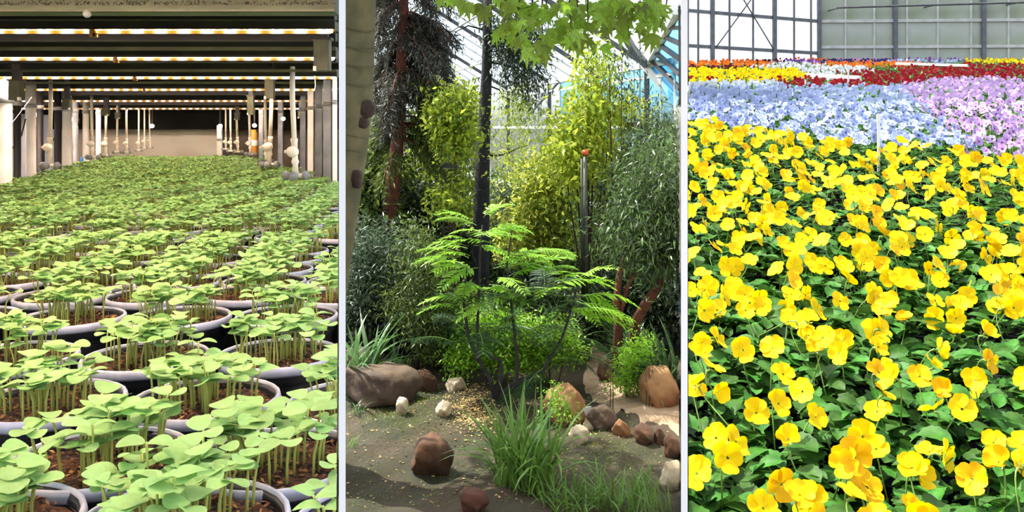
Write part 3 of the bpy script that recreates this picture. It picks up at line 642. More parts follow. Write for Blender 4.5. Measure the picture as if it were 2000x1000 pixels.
# ---- the big smooth trunk at the left, with the limb that carries the lobed leaves
Z1 = 7.75
cl = [at(677, -90, Z1), at(677, 0, Z1), at(674, 100, Z1), at(670, 200, Z1), at(660, 300, Z1), at(646, 400, Z1), at(628, 520, Z1), at(605, 680, Z1), at(580, 840, Z1)]; cl.append(to_ground(at(565, 920, Z1)))
t1 = thing('smooth_tree', 'thick smooth olive-grey trunk with round scars at the edge beside the partition', 'tree', tuple(cl[-1]))
rad = [.255, .258, .26, .262, .255, .25, .25, .26, .28, .33]
MB().tube(cl, rad, 26).part('trunk', 'bark_smooth', t1, True)
for px, py, s in ((713, 212, .075), (706, 240, .05), (690, 345, .06), (695, 360, .04)):
    c = at(px, py, Z1-.2); MB().tube([c+np.array((0, .1, 0)), c+np.array((0, .03, 0)), c+np.array((0, .015, 0)), c+np.array((0, .03, 0))], [s*1.1, s*.9, s*.6, s*.3], 14).part('scar', 'bark_scar', t1, True)
for k, py in enumerate((60, 95, 130, 165, 262, 290)):
    c = at(677, py, Z1); MB().tube([c+.265*np.array((math.cos(a), math.sin(a), .12*math.sin(2.2*a))) for a in np.linspace(-2.2, .2, 12)], .006, 5).part('bark_ring', 'bark_smooth', t1, True)
foliage(t1, [(np.array((-1.6, 7.9, 5.3)), np.array((1.3, 1.0, .55))), (np.array((-.4, 8.3, 5.5)), np.array((1.3, 1.2, .55))), (np.array((.7, 7.6, 5.2)), np.array((.9, .8, .4))), (np.array((-2.3, 9, 5.5)), np.array((1, 1.2, .6)))], 3600, .24, 'leaf_maple', 29, trim=True, name='crown')  # unseen crown above the view, added to keep sky light off the ground
for e in ((-1.6, 7.9, 5.5), (-.4, 8.3, 5.6), (-2.3, 9, 5.6)): MB().tube(curve(cl[0], e, (0, 0, .1), 6), np.linspace(.12, .03, 6), 8).part('limb', 'bark_smooth', t1, True)
limb = curve(at(680, -60, 7.75), at(1335, -40, 7.3), (0, -.2, .12), 12)
MB().tube(limb, np.linspace(.09, .02, 12), 9).part('limb', 'bark_brown', t1, True)
def maple_mesh(seed):
    r = np.random.default_rng(seed); V = [(0, .35, 0)]; out = []
    for ang, ln in ((-150, .28), (-105, .52), (-78, .34), (-48, .82), (-24, .42), (0, 1.0), (24, .42), (48, .82), (78, .34), (105, .52), (150, .28)):
        a = math.radians(ang+r.normal(0, 4)); out.append((ln*.62*math.sin(a), .35+ln*.62*math.cos(a), -.16*ln*ln+r.normal(0, .02)))
    V += out; Fc = [(0, i, i+1) for i in range(1, len(out))]+[(0, len(out), 1)]
    V += [(-.008, -.25, .02), (.008, -.25, .02), (.01, .35, .005), (-.01, .35, .005)]; k = len(out)+1; Fc += [(k, k+1, k+2, k+3)]
    return mesh('leaf', V, Fc, 'leaf_maple')
mm = [maple_mesh(i) for i in range(5)]
r = np.random.default_rng(21)
cl_ = [(960, 10, 40, 20, 9), (1010, 25, 40, 35, 12), (1040, 60, 30, 40, 9), (1075, 45, 35, 40, 12), (1110, 35, 35, 50, 14), (1125, 80, 30, 35, 12), (1150, 50, 35, 50, 13), (1180, 25, 35, 25, 11), (1200, 45, 30, 35, 10), (1235, 30, 35, 30, 11), (1265, 20, 30, 25, 9), (1290, 40, 20, 35, 6), (1285, 10, 30, 12, 6), (1230, 70, 12, 14, 2), (1100, 5, 120, 10, 14), (900, 5, 40, 10, 8), (985, 50, 25, 30, 8), (1060, 100, 14, 20, 4), (1215, 15, 60, 18, 10)]
nl = 0
for px, py, rx, ry, n in cl_:
    a = at(px, -30, 7.4); c = at(px+r.uniform(-8, 8), py+ry*.4, 7.4+r.uniform(-.35, .25))
    MB().tube(curve(a+np.array((0, 0, .05)), c, (r.normal(0, .03), 0, .02), 5), [.012, .009, .007, .005, .003], 5).part('twig', 'bark_brown', t1, True)
    for i in range(n):
        for _ in range(40):
            q = (px+r.uniform(-rx, rx), py+r.uniform(-ry, ry))
            if q[0] < 1300: break
        p = at(q[0], q[1]-12, 7.4+r.uniform(-.5, .35)); s = r.uniform(.13, .25)
        D = Vector((r.normal(0, .55), r.normal(-.1, .45), -1)).normalized(); U = Vector((r.normal(0, .7), -1+r.normal(0, .5), .5)); X = D.cross(U).normalized(); U = X.cross(D)
        o = put('leaf', mm[r.integers(5)], t1, tuple(p-np.array(t1.location))); o.rotation_euler = Matrix((X, D, U)).transposed().to_euler(); o.scale = (s,)*3; nl += 1

# ---- dark straight trunk in the middle, sparse drooping twigs
Z2 = 14.2
pth = [at(954, -60, Z2), at(952, 40, Z2), at(951, 130, Z2), at(947, 220, Z2), at(943, 310, Z2), at(940, 420, Z2), at(938, 520, Z2)]; pth.append(to_ground(at(937, 620, Z2)))
t = thing('dark_tree', 'tall dark straight tree trunk rising in the middle before the glass roof', 'tree', tuple(pth[-1]))
MB().tube(pth, [.07, .075, .085, .1, .115, .135, .145, .18], 14).part('trunk', 'bark_dark', t, True)
limbs(t, [(pxpath([(945, 300), (965, 305), (990, 300), (1010, 290), (1030, 284)], Z2), [.022, .018, .014, .01, .006]), (pxpath([(948, 165), (975, 175), (985, 190), (1003, 198)], Z2), [.016, .012, .009, .005]), (pxpath([(952, 90), (985, 70), (1010, 80), (1020, 120)], Z2), [.02, .015, .01, .006]), (pxpath([(952, 60), (915, 50), (890, 62), (880, 90)], Z2), [.02, .014, .009, .005]), (pxpath([(951, 120), (1000, 130), (1030, 170), (1035, 210)], Z2), [.02, .014, .009, .005])], 'bark_dark')
foliage(t, [blob(1010, 110, 50, 55, Z2), blob(1030, 150, 30, 50, Z2), blob(985, 60, 40, 40, Z2), blob(1015, 60, 50, 50, Z2)], 4800, .12, 'leaf_dark', 31, NARROW_V, NARROW_F, droop=.6, clump=6, name='foliage')
foliage(t, [blob(1010, 200, 35, 30, Z2), blob(1000, 235, 40, 15, Z2), blob(1005, 285, 45, 25, Z2), blob(985, 330, 30, 20, Z2), blob(1045, 240, 25, 30, Z2)], 1900, .1, 'leaf_lime', 32, NARROW_V, NARROW_F, droop=.3, clump=6, name='foliage')

# ---- conifer with reddish trunk
Z3 = 12.6
pth = [at(790, -60, Z3), at(788, 40, Z3), at(783, 130, Z3), at(780, 220, Z3), at(773, 310, Z3), at(762, 395, Z3), at(752, 480, Z3)]; pth.append(to_ground(at(744, 640, Z3)))
t = thing('conifer_tree', 'feathery dark conifer with a reddish trunk behind the smooth trunk', 'tree', tuple(pth[-1]))
MB().tube(pth, [.06, .068, .078, .088, .1, .112, .12, .16], 14).part('trunk', 'bark_red', t, True)
r = np.random.default_rng(41)
def sprays(root, anchors, m_, seed, per=46, leaf=.085, name='spray'):
    """drooping feathery branches: a stem with short needles along it and along side twigs; each one a part"""
    r = np.random.default_rng(seed)
    for (a, b) in anchors:
        L_ = np.linalg.norm(b-a); pts = curve(a, b, (0, 0, L_*.16), 8)
        MB().tube(pts, np.linspace(.016, .004, 8), 5).part('branch', 'bark_red', root, True)
        P, D = [], []
        for k in range(int(per*L_)+14):
            f = r.uniform(.12, 1); i = min(int(f*7), 6); p = pts[i]+(pts[i+1]-pts[i])*(f*7-i); d = unit(pts[i+1]-pts[i])
            sd = unit(np.cross(d, (0, 0, 1.0)))*(1 if r.uniform() < .5 else -1); tw = unit(d*.7+sd*r.uniform(.3, 1.1)+np.array((0, 0, -.35+r.normal(0, .3))))
            tl = r.uniform(.12, .34)*(1.15-f*.6)
            for q in range(7): P.append(p+tw*tl*q/6+np.array((0, 0, -.08*(q/6)**2))); D.append(tw+r.normal(0, .55, 3)+np.array((0, 0, -.25)))
        n = len(P); V, f_ = scatter(NARROW_V, NARROW_F, P, D, r.normal(0, .6, (n, 3))+np.array((0, 0, 1.)), leaf*r.uniform(.6, 1.25, n))
        V, f_ = trim_right(V, f_, 4)
        part(name, V, f_, m_, root, kind='stuff')
anc = []
for k in range(72):
    py = r.uniform(-170, 200); a = at(786-py*.03, py, Z3); s = 1 if r.uniform() < .66 else -1
    ex = 786+s*r.uniform(35, 112)*(1 if s > 0 else .65); b = at(ex, py+r.uniform(10, 90), Z3+r.uniform(-.75, 1.2)); anc.append((a, b))
sprays(t, anc, 'leaf_conifer', 42, 74, .1)
anc = []
for k in range(16):
    py = r.uniform(150, 300); a = at(779, py, Z3); s = 1 if r.uniform() < .7 else -1
    b = at(779+s*r.uniform(50, 140)*(1 if s > 0 else .5), py+r.uniform(20, 90), Z3+r.uniform(-.8, .8)); anc.append((a, b))
sprays(t, anc, 'leaf_spray', 43, 70, .1)

foliage(t, [blob(790, 60, 45, 80, Z3+.75, .6), blob(825, 90, 40, 70, Z3+.75, .6), blob(815, 160, 55, 50, Z3+.75, .6), blob(750, 100, 22, 90, Z3+.75, .5)], 7600, .085, 'leaf_conifer', 45, NARROW_V, NARROW_F, droop=.5, clump=9, name='needle_mass')
foliage(t, [blob(745, 230, 25, 50, Z3+.75, .5), blob(815, 250, 50, 40, Z3+.75, .5), blob(770, 320, 45, 40, Z3+.75, .5), blob(850, 290, 45, 30, Z3+.75, .5)], 5200, .09, 'leaf_mid', 46, NARROW_V, NARROW_F, droop=.5, clump=9, name='needle_mass')

# ---- leafy trees and shrubs: (name, label, depth, base column, trunk columns, blobs, leaf)
def bush(name, label, cat, Z, base, bl, n, size, m_, seed, narrow=False, bark='bark_brown', droop=.1, clump=0, trunk=True, rr=.03, second=None, shell=.0):
    g = W(base, Z); t = thing(name, label, cat, (g[0], g[1], g[2]-.03)); B_ = [blob(*(b if len(b) == 6 else (*b[:4], Z, b[4] if len(b) > 4 else .6))) for b in bl]
    if trunk:
        for i, (c, rs) in enumerate(B_):
            e = c+np.array((0, 0, rs[2]*.5)); r_ = rr*(1 if i == 0 else .6)
            MB().tube(curve(g+np.array(((i % 3-1)*.04, 0, -.05)), e, ((c[0]-g[0])*.12, 0, .1), 7), np.linspace(r_, r_*.3, 7), 7).part('stem', bark, t, True)
    tv, tf = (NARROW_V, NARROW_F) if narrow else (LEAF_V, LEAF_F)
    foliage(t, B_, n, size, m_, seed, tv, tf, droop=droop, clump=clump, shell=shell)
    if second: foliage(t, B_, second[1], size*.9, second[0], seed+500, tv, tf, droop=droop, clump=clump)
    return t
# bright tree beside the pole
tt = bush('lime_tree', 'sunlit yellow-green leafy tree beside the slim pole under the roof', 'tree', 13.2, 1150, [(1150, 195, 40, 40), (1120, 240, 40, 30), (1190, 215, 40, 28), (1165, 140, 25, 30), (1150, 285, 60, 28), (1100, 295, 40, 25), (1225, 222, 25, 14), (1180, 270, 40, 20), (1130, 330, 60, 25), (1150, 100, 14, 18)], 3400, .115, 'leaf_lime', 51, droop=.35, clump=5, rr=.035, second=('leaf_yellowgreen', 1500))
bush('twiggy_tree', 'thin airy tree with drooping leaflets right under the roof corner', 'tree', 12.6, 1215, [(1190, 150, 40, 50), (1235, 190, 35, 35), (1270, 200, 30, 20), (1215, 110, 30, 35), (1245, 240, 35, 20)], 1000, .09, 'leaf_dark', 53, narrow=True, droop=.6, clump=5, rr=.02)
bush('golden_shrub', 'tall golden-green shrub lit from behind left of the slim pole', 'shrub', 15.8, 1080, [(1090, 380, 60, 60), (1040, 420, 55, 60), (1100, 450, 50, 55), (1060, 340, 60, 40), (1020, 480, 50, 50), (1090, 520, 60, 45), (1120, 330, 45, 50)], 6500, .125, 'leaf_yellowgreen', 55, clump=5, rr=.04, second=('leaf_mid', 2600))
bush('golden_tree', 'golden-green leafy crown left of the dark trunk behind the conifer', 'tree', 15.2, 850, [(890, 220, 45, 45), (870, 270, 60, 35), (850, 320, 55, 40), (860, 190, 35, 30), (890, 370, 45, 40), (830, 360, 50, 50), (870, 420, 50, 40)], 5200, .13, 'leaf_lime', 57, clump=5, rr=.05, second=('leaf_mid', 2600))
bush('sunlit_tree', 'glowing yellow-green foliage left of the dark trunk beside the conifer', 'tree', 12.0, 880, [(895, 200, 26, 28, .4), (880, 240, 40, 24, .4), (908, 258, 26, 18, .4), (862, 212, 20, 24, .4), (890, 290, 35, 16, .4), (875, 390, 35, 25, .4)], 3000, .085, 'leaf_lime', 111, clump=6, rr=.025, second=('leaf_mid', 1800))
bush('olive_shrub', 'grey-green bushy shrub between the dark trunk and golden shrub', 'shrub', 17.5, 990, [(985, 370, 45, 40), (1000, 420, 50, 50), (960, 450, 45, 60), (975, 500, 60, 50), (920, 480, 50, 60)], 4200, .12, 'leaf_grey', 59, clump=4, rr=.04, second=('leaf_yellowgreen', 1400))
bush('green_shrub', 'fresh green shrub right of the slim pole', 'shrub', 13.8, 1200, [(1190, 370, 45, 50), (1215, 430, 45, 50), (1180, 470, 40, 60), (1210, 330, 40, 35), (1170, 420, 30, 50)], 4600, .11, 'leaf_willow', 61, narrow=True, clump=6, droop=.3, rr=.035, second=('leaf_lime', 1500))
bush('light_shrub', 'pale willow-leaved shrub just under the hanging roof lamp', 'shrub', 12.4, 1270, [(1265, 300, 45, 45), (1300, 260, 35, 35), (1290, 330, 45, 50), (1240, 350, 35, 40)], 3600, .12, 'leaf_willow', 63, narrow=True, clump=6, droop=.35, rr=.03, second=('leaf_dark', 2500))
tr = bush('willow_shrub', 'large dark willow-leaved shrub with reddish leaning trunks by the partition', 'shrub', 10.6, 1250, [(1290, 340, 50, 70), (1250, 400, 50, 60), (1300, 430, 40, 70), (1220, 450, 40, 50), (1300, 510, 35, 45), (1265, 480, 50, 45)], 7600, .11, 'leaf_willow', 65, narrow=True, clump=7, droop=.55, trunk=False, second=('leaf_dark', 3600))
for pts, rr in ((((1206, 640), (1204, 590), (1209, 540), (1222, 500), (1232, 470), (1250, 430)), .045), (((1212, 610), (1225, 560), (1240, 530), (1250, 490), (1262, 440)), .03), (((1240, 632), (1262, 592), (1290, 555), (1310, 525), (1302, 500), (1282, 480), (1270, 430), (1262, 380)), .06), (((1308, 527), (1318, 508), (1322, 480)), .035)):
    p = pxpath(pts, 10.6); p = ([to_ground(at(pts[0][0]-2, 745, 10.6))] if pts[0][1] > 600 else [])+p
    MB().tube(p, np.linspace(rr*1.15, rr*.6, len(p)), 10).part('trunk', 'bark_red', tr, True)
# darker shrubs on the left
bush('dark_shrub', 'dark evergreen shrub filling the shade under the conifer', 'shrub', 14.0, 800, [(800, 400, 60, 60), (830, 460, 50, 60), (760, 450, 50, 60), (740, 370, 40, 50), (800, 520, 70, 50), (720, 300, 35, 70)], 6200, .13, 'leaf_dark', 67, clump=5, rr=.05, second=('leaf_grey', 1200))
bush('feathery_shrub', 'soft grey-green feathery shrub beside the smooth trunk', 'shrub', 11.6, 730, [(715, 480, 45, 45), (760, 500, 50, 45), (700, 540, 40, 45), (740, 560, 50, 50), (790, 540, 40, 50)], 7000, .1, 'leaf_grey', 69, narrow=True, clump=8, rr=.025, second=('leaf_dark', 3500))
bush('fine_shrub', 'fine-leaved green shrub left of the feathery fronds', 'shrub', 11.0, 820, [(830, 540, 45, 55), (800, 590, 50, 45), (850, 600, 40, 45), (815, 480, 35, 40), (840, 650, 40, 30)], 5600, .085, 'leaf_mid', 71, narrow=True, clump=8, rr=.025, second=('leaf_dark', 4500))
bush('back_shrub', 'deep green shrub behind the feathery fronds in the middle', 'shrub', 15.0, 900, [(905, 520, 50, 50), (880, 470, 40, 40), (960, 560, 50, 35), (1010, 560, 60, 35), (1060, 570, 60, 35), (1120, 560, 50, 45)], 5600, .12, 'leaf_dark', 73, clump=5, rr=.03, second=('leaf_mid', 2600))
bush('low_yellow_shrub', 'low bright shrub with tiny leaves in front of the orange boulder path', 'shrub', 10.6, 1080, [(1075, 655, 50, 30, .3), (1040, 700, 40, 25, .3), (1110, 680, 30, 20, .3), (930, 680, 40, 30, .3), (900, 700, 35, 22, .3), (985, 680, 45, 40, .3), (1020, 650, 50, 35, .3), (940, 640, 45, 40, .3)], 8200, .06, 'leaf_frond', 75, clump=6, rr=.012, second=('leaf_mid', 2200))
bush('sprig_shrub', 'small bright green sprig growing between the two right boulders', 'shrub', 10.0, 1230, [(1225, 715, 22, 22, .15), (1210, 745, 18, 14, .15), (1240, 690, 25, 14, .15), (1255, 675, 22, 12, .15), (1232, 750, 15, 15, .1)], 1500, .05, 'leaf_frond', 77, clump=5, rr=.008)
bush('thin_sprig', 'thin green sprig hanging over the orange boulder', 'shrub', 9.05, 1100, [(1095, 790, 14, 18, .1), (1080, 770, 14, 14, .1), (1110, 810, 10, 14, .1)], 420, .045, 'leaf_frond', 79, clump=5, rr=.006)

bush('shade_shrub', 'dark small-leaved undergrowth behind the broad dark boulder', 'shrub', 12.0, 720, [(700, 600, 40, 45), (740, 625, 45, 35), (790, 640, 45, 32), (700, 650, 35, 25), (760, 575, 45, 40)], 6500, .085, 'leaf_dark', 101, clump=5, rr=.015, second=('leaf_grey', 1500))
bush('mossy_shrub', 'low green undergrowth left of the frond stems', 'shrub', 11.4, 860, [(870, 640, 40, 35), (900, 600, 35, 40), (850, 670, 35, 22), (905, 660, 35, 25), (830, 620, 35, 30)], 5200, .075, 'leaf_mid', 103, clump=5, rr=.012, second=('leaf_dark', 3000))
bush('shaded_shrub', 'deep green undergrowth left of the slim pole foot', 'shrub', 12.8, 1110, [(1150, 600, 35, 35), (1110, 610, 45, 30), (1060, 600, 40, 30), (1010, 600, 50, 30), (960, 600, 40, 30)], 5600, .09, 'leaf_dark', 105, clump=5, rr=.012, second=('leaf_mid', 2400))
bush('black_shrub', 'very dark undergrowth behind the leaning red trunks', 'shrub', 12.2, 1260, [(1225, 560, 40, 50), (1270, 580, 40, 40), (1300, 590, 35, 50), (1200, 610, 35, 25)], 5200, .1, 'leaf_dark', 107, clump=5, rr=.015)
bush('leafy_shrub', 'medium green shrub standing behind the conifer trunk foot', 'shrub', 12.9, 690, [(690, 420, 30, 50), (720, 400, 40, 40), (700, 350, 30, 45), (745, 440, 35, 40)], 3800, .12, 'leaf_mid', 109, clump=5, rr=.03, second=('leaf_dark', 1800))

# far planting closing the view below the glass
for i, (px, py, rx, ry, Z, m_, lab) in enumerate(((720, 470, 90, 110, 20, 'leaf_dark', 'far dark green bush seen past the smooth trunk'), (860, 500, 90, 90, 21, 'leaf_mid', 'far green bush behind the fine-leaved shrub'), (1000, 480, 100, 75, 22, 'leaf_mid', 'far green bush behind the dark trunk'), (1130, 470, 90, 95, 20, 'leaf_grey', 'far grey-green bush behind the slim pole'), (1250, 470, 90, 120, 17.5, 'leaf_dark', 'far dark bush behind the willow-leaved shrub'))):
    bush('background_bush', lab, 'shrub', Z, px, [(px, py, rx, ry, 1.0), (px-40, py+30, rx*.7, ry*.6, .8), (px+40, py+25, rx*.7, ry*.6, .8)], 4200, .2, m_, 81+i, clump=4, rr=.05)

# ---- pole, lamps
g = W(1144, 12.2); t = thing('pole', 'slim dark green metal pole with an orange band at its head', 'pole', tuple(g))
MB().tube([g+np.array((0, 0, -.03)), at(1143, 300, 12.2)], [.04, .032], 12).part('shaft', 'pole_green', t, True)
MB().tube([at(1137, 590, 12.15), at(1136, 310, 12.15)], .016, 8).part('conduit', 'pole_green', t, True)
MB().tube([at(1143, 303, 12.2), at(1143, 293, 12.2)], .045, 12).part('band', 'orange_band', t, True)
MB().tube([g+np.array((0, 0, -.03)), g+np.array((0, 0, .12))], .07, 12).part('foot', 'pole_green', t, True)
for px, py, Z, lab in ((872, 322, 13.6, 'grey box lamp hanging beside the conifer branches'), (1250, 245, 13.0, 'box lamp hanging under the roof right of the lime tree')):
    c = at(px, py, Z); t = thing('box_lamp', lab, 'lamp', tuple(c), 'box lamps hanging in the glasshouse')
    MB().box(c, (.36, .25, .09)).part('lamp_housing', 'frame_grey', t); MB().box(c-np.array((0, 0, .05)), (.3, .2, .012)).part('diffuser', 'white_plastic', t)
    MB().tube([c+np.array((.0, 0, .04)), c+np.array((0, 0, 2.2))], .008, 6).part('cord', 'frame_grey', t)

# ---- feathery plant with layered fronds
def frond_mesh(seed, m_, npin=11):
    r = np.random.default_rng(seed); P, D, U, S = [], [], [], []; mb = MB()
    rach = [np.array((0, t, .14*math.sin(2.2*t)-.16*t*t)) for t in np.linspace(0, 1, 9)]
    mb.tube(rach, np.linspace(.009, .003, 9), 4); ns = len(mb.f)
    for i in range(npin):
        t = .14+.84*i/(npin-1); k = min(int(t*8), 7); p = rach[k]+(rach[k+1]-rach[k])*(t*8-k); ln = .34*math.sin(math.pi*(.16+.72*t))**.8
        for s in (-1, 1):
            d = unit(np.array((s, .55+.25*t, -.1+r.normal(0, .08)))); 
            for j in range(11):
                f = .08+.92*j/10; q = p+d*ln*f+np.array((0, 0, -.07*f*f))
                sd = unit(np.cross(d, (0, 0, 1.)))
                for e in (-1, 1): P.append(q); D.append(sd*e+d*.45); U.append((r.normal(0, .12), r.normal(0, .12), 1)); S.append(.062*(1.1-.5*f))
    V, f = scatter([(0, 0, 0), (-.2, .5, 0), (0, 1, -.05), (.2, .5, 0)], [(0, 3, 2, 1)], P, D, U, S); mb.add(V, f)
    return mesh('frond', mb.data()[0], mb.f, ['viola_stem', m_], False, [0]*ns+[1]*(len(mb.f)-ns))
def pinnate_mesh(seed, m_, npin=13):
    r = np.random.default_rng(seed); P, D, U, S = [], [], [], []; mb = MB()
    rach = [np.array((.03*math.sin(3*t+seed), t, .16*math.sin(2.2*t)-.2*t*t)) for t in np.linspace(0, 1, 9)]
    mb.tube(rach, np.linspace(.009, .003, 9), 4); ns = len(mb.f)
    for i in range(npin):
        t = .16+.84*i/(npin-1); k = min(int(t*8), 7); p = rach[k]+(rach[k+1]-rach[k])*(t*8-k)
        for s in (-1, 1): P.append(p); D.append((s, .45+.3*t+r.normal(0, .06), -.12+r.normal(0, .1))); U.append((r.normal(0, .2), r.normal(0, .2), 1)); S.append(.29*math.sin(math.pi*(.18+.7*t))**.7*r.uniform(.9, 1.1))
    V, f = scatter([(0, 0, 0), (-.1, .22, .03), (.1, .22, .03), (-.115, .6, 0), (.115, .6, 0), (0, 1, -.1)], [(0, 2, 1, 1), (1, 2, 4, 3), (3, 4, 5, 5)], P, D, U, S)
    f = [tuple(dict.fromkeys(q)) for q in f.tolist()]; mb.add(V, f)
    return mesh('frond', mb.data()[0], mb.f, ['viola_stem', m_], False, [0]*ns+[1]*(len(mb.f)-ns))
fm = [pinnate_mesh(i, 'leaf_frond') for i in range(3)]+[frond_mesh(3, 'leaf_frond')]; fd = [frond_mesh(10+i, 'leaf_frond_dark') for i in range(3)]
Zf = 9.9; base = W(968, Zf)
t = thing('frond_shrub', 'bright green feathery shrub with layered fronds spreading in the middle', 'shrub', tuple(base))
stems = [[(968, 778), (958, 740), (936, 706), (932, 640), (936, 560), (938, 490), (942, 440)], [(968, 778), (980, 735), (978, 705), (952, 690), (934, 680)], [(968, 778), (1000, 750), (1060, 725), (1098, 660), (1118, 600), (1130, 550)], [(968, 778), (1010, 748), (1010, 700), (1002, 620), (990, 520), (1000, 450)], [(936, 706), (915, 660), (905, 590), (912, 520)]]
for s_ in stems:
    p = pxpath(s_, Zf); 
    if s_[0][1] > 770: p[0] = base-np.array((0, 0, .03))
    MB().tube(p, np.linspace(.028, .008, len(p)), 7).part('stem', 'bark_dark', t, True)
r = np.random.default_rng(91)
def frond(px, py, yaw, pitch, L_, dark=False, Z=Zf):
    p = at(px, py, Z+r.uniform(-.25, .25)); o = put('frond', (fd if dark else fm)[r.integers(3 if dark else 4)], t, tuple(p-base))
    o.rotation_euler = (pitch, r.normal(0, .15), yaw); o.scale = (L_,)*3
for px, py, yaw, pitch, L_ in ((930, 436, 1.75, .25, .42), (938, 420, -1.2, .35, .36), (925, 455, -1.5, .05, .52), (960, 452, -1.3, .0, .5), (955, 470, 1.3, .0, .5), (915, 475, 1.6, .0, .45), (900, 470, 1.4, -.1, .34), (940, 480, -1.7, -.1, .5), (985, 478, -1.2, 0, .4), (920, 500, 1.7, .1, .5), (870, 505, 1.6, .0, .36), (1000, 500, -1.4, 0, .5), (1040, 495, -1.6, .1, .36), (960, 520, -.6, .1, .55), (930, 525, 2.3, .05, .55), (905, 530, 1.5, .1, .55), (1000, 535, -1.6, .0, .6), (1060, 535, -1.4, .1, .45), (1050, 520, 1.5, .1, .4), (960, 545, -2.6, -.1, .5), (930, 560, 2.7, 0, .5), (1080, 560, -1.5, .05, .6), (1130, 550, -1.5, .15, .45), (1100, 570, 1.6, -.05, .55), (1130, 575, -1.3, -.1, .6), (1115, 590, -2.2, -.1, .5), (1120, 610, -1.5, -.2, .55), (1000, 580, 1.6, 0, .6), (960, 590, -1.5, -.1, .5), (905, 590, 1.6, 0, .5)):
    for q in range(2): frond(px+r.normal(0, 8), py+r.normal(0, 6), yaw+r.normal(0, .35), pitch+r.normal(0, .12)-.05*q, L_*r.uniform(.85, 1.15))
for k in range(46):
    px = r.choice([910, 935, 960, 1000, 1060, 1090, 1115]); frond(px+r.normal(0, 25), r.uniform(560, 690), r.uniform(-3.1, 3.1), r.normal(-.1, .25), r.uniform(.4, .6), True)
for px, py, yaw in ((1090, 700, -1.2), (1060, 720, 2.6), (1130, 690, -1.9), (1045, 735, 2.2), (1120, 660, -1.3)): frond(px, py, yaw, -.35, .5, True)

# ---- strap-leaved clumps and grasses: every blade a part
def blade_mesh(seed, m_, bend, w=.028):
    r = np.random.default_rng(seed); V = []; n = 7
    for i in range(n):
        f = i/(n-1); y = math.sin(f*bend)/bend; z = (1-math.cos(f*bend))/bend; ww = w*(1-f**2.2)*(.6+.8*math.sin(min(f*2.4, 1.57))); tx = .04*math.sin(3*f+seed)
        V += [(-ww+tx, z, y), (tx, z-ww*.35, y), (ww+tx, z, y)]
    Fc = [(i*3+a, i*3+a+1, i*3+a+4, i*3+a+3) for i in range(n-1) for a in (0, 1)]
    return mesh('blade', V, Fc, m_, True)
BL = {k: [blade_mesh(i, k, b, w) for i, b in enumerate((.3, .7, 1.1, 1.6, 2.1))] for k, w in (('leaf_grass', .017), ('leaf_strap', .022), ('leaf_frond', .03))}
def clump(label, px, Z, n, L_, spread, m_, seed, bends=(0, 1, 2, 3, 4), cat='grass', lean=.35, name='grass_clump', rad=.15):
    r = np.random.default_rng(seed); g = W(px, Z); t = thing(name, label, cat, tuple(g-np.array((0, 0, .02))), 'grass and strap-leaved clumps')
    for i in range(n):
        a = r.uniform(0, 6.28); q = rad*math.sqrt(r.uniform()); ln = L_*r.uniform(.55, 1.15)
        x, y = q*math.cos(a), q*math.sin(a); yaw = r.uniform(0, 6.28)
        tip = g[0]+x-math.sin(yaw)*ln*.85; ty = Z+y+math.cos(yaw)*ln*.85
        if tip-T2A*ty > -.05 or g[0]+x-T2A*(Z+y) > -.05: yaw = r.uniform(.5, 2.6)
        if x+g[0]-T2A*(Z+y) > -.03: continue
        put('blade', BL[m_][r.choice(bends)], t, (x, y, 0), (-abs(r.normal(0, lean*.5)), r.normal(0, .12), yaw), (ln*r.uniform(.8, 1.2), ln, ln))
clump('tall green grass clump in the foreground beside the partly buried stones', 1025, 7.5, 150, .85, 0, 'leaf_grass', 1, rad=.24)
clump('green grass tuft rising behind the tall foreground clump', 1005, 7.85, 60, .7, 0, 'leaf_grass', 2, rad=.18)
clump('low green grass clump at the bottom beside the tall one', 1100, 7.15, 90, .36, 0, 'leaf_grass', 3, rad=.25)
clump('spiky green grass clump in the bottom corner under the pale stone', 1235, 7.2, 130, .4, 0, 'leaf_grass', 4, (0, 1, 2), rad=.34)
clump('small grass tuft at the bottom next to the corner clump', 1160, 7.15, 50, .35, 0, 'leaf_grass', 5, rad=.2)
for i, (px, Z, n, L_, lab) in enumerate(((1225, 11.4, 90, .8, 'dark strap-leaved clump left of the leaning red trunks'), (1262, 10.9, 100, .85, 'dark strap-leaved clump at the foot of the leaning red trunks'), (1298, 10.4, 120, .85, 'large glossy strap-leaved clump beside the partition'), (1280, 10.0, 70, .6, 'strap-leaved clump right behind the large orange boulder'), (1050, 12.0, 90, .8, 'strap-leaved clump in the shade behind the feathery fronds'), (1095, 11.7, 90, .8, 'strap-leaved clump left of the slim pole foot'), (1000, 12.6, 50, .6, 'strap-leaved clump behind the dark frond stems'), (1165, 12.6, 70, .7, 'strap-leaved clump right of the slim pole foot'))):
    clump(lab, px, Z, n, L_, 0, 'leaf_strap', 20+i, (1, 2, 3, 4), 'strap plant', name='strap_leaf_plant', lean=.5)
clump('bright upright sword-leaved plant glowing behind the frond stems', 985, 11.6, 36, 1.0, 0, 'leaf_frond', 40, (0, 0, 1), 'strap plant', .3, 'sword_leaf_plant', .1)
clump('grey-green arching strap plant at the edge beside the smooth trunk', 690, 10.2, 56, 1.05, 0, 'leaf_strap', 41, (1, 2, 3), 'strap plant', .5, 'strap_leaf_plant', .2)
clump('short weed tuft at the left edge of the bare soil', 684, 8.3, 22, .2, 0, 'leaf_grass', 42, (1, 2, 3), rad=.08)
clump('small broad weed by the left edge above the bare soil', 700, 9.3, 16, .22, 0, 'leaf_strap', 43, (2, 3, 4), rad=.06)
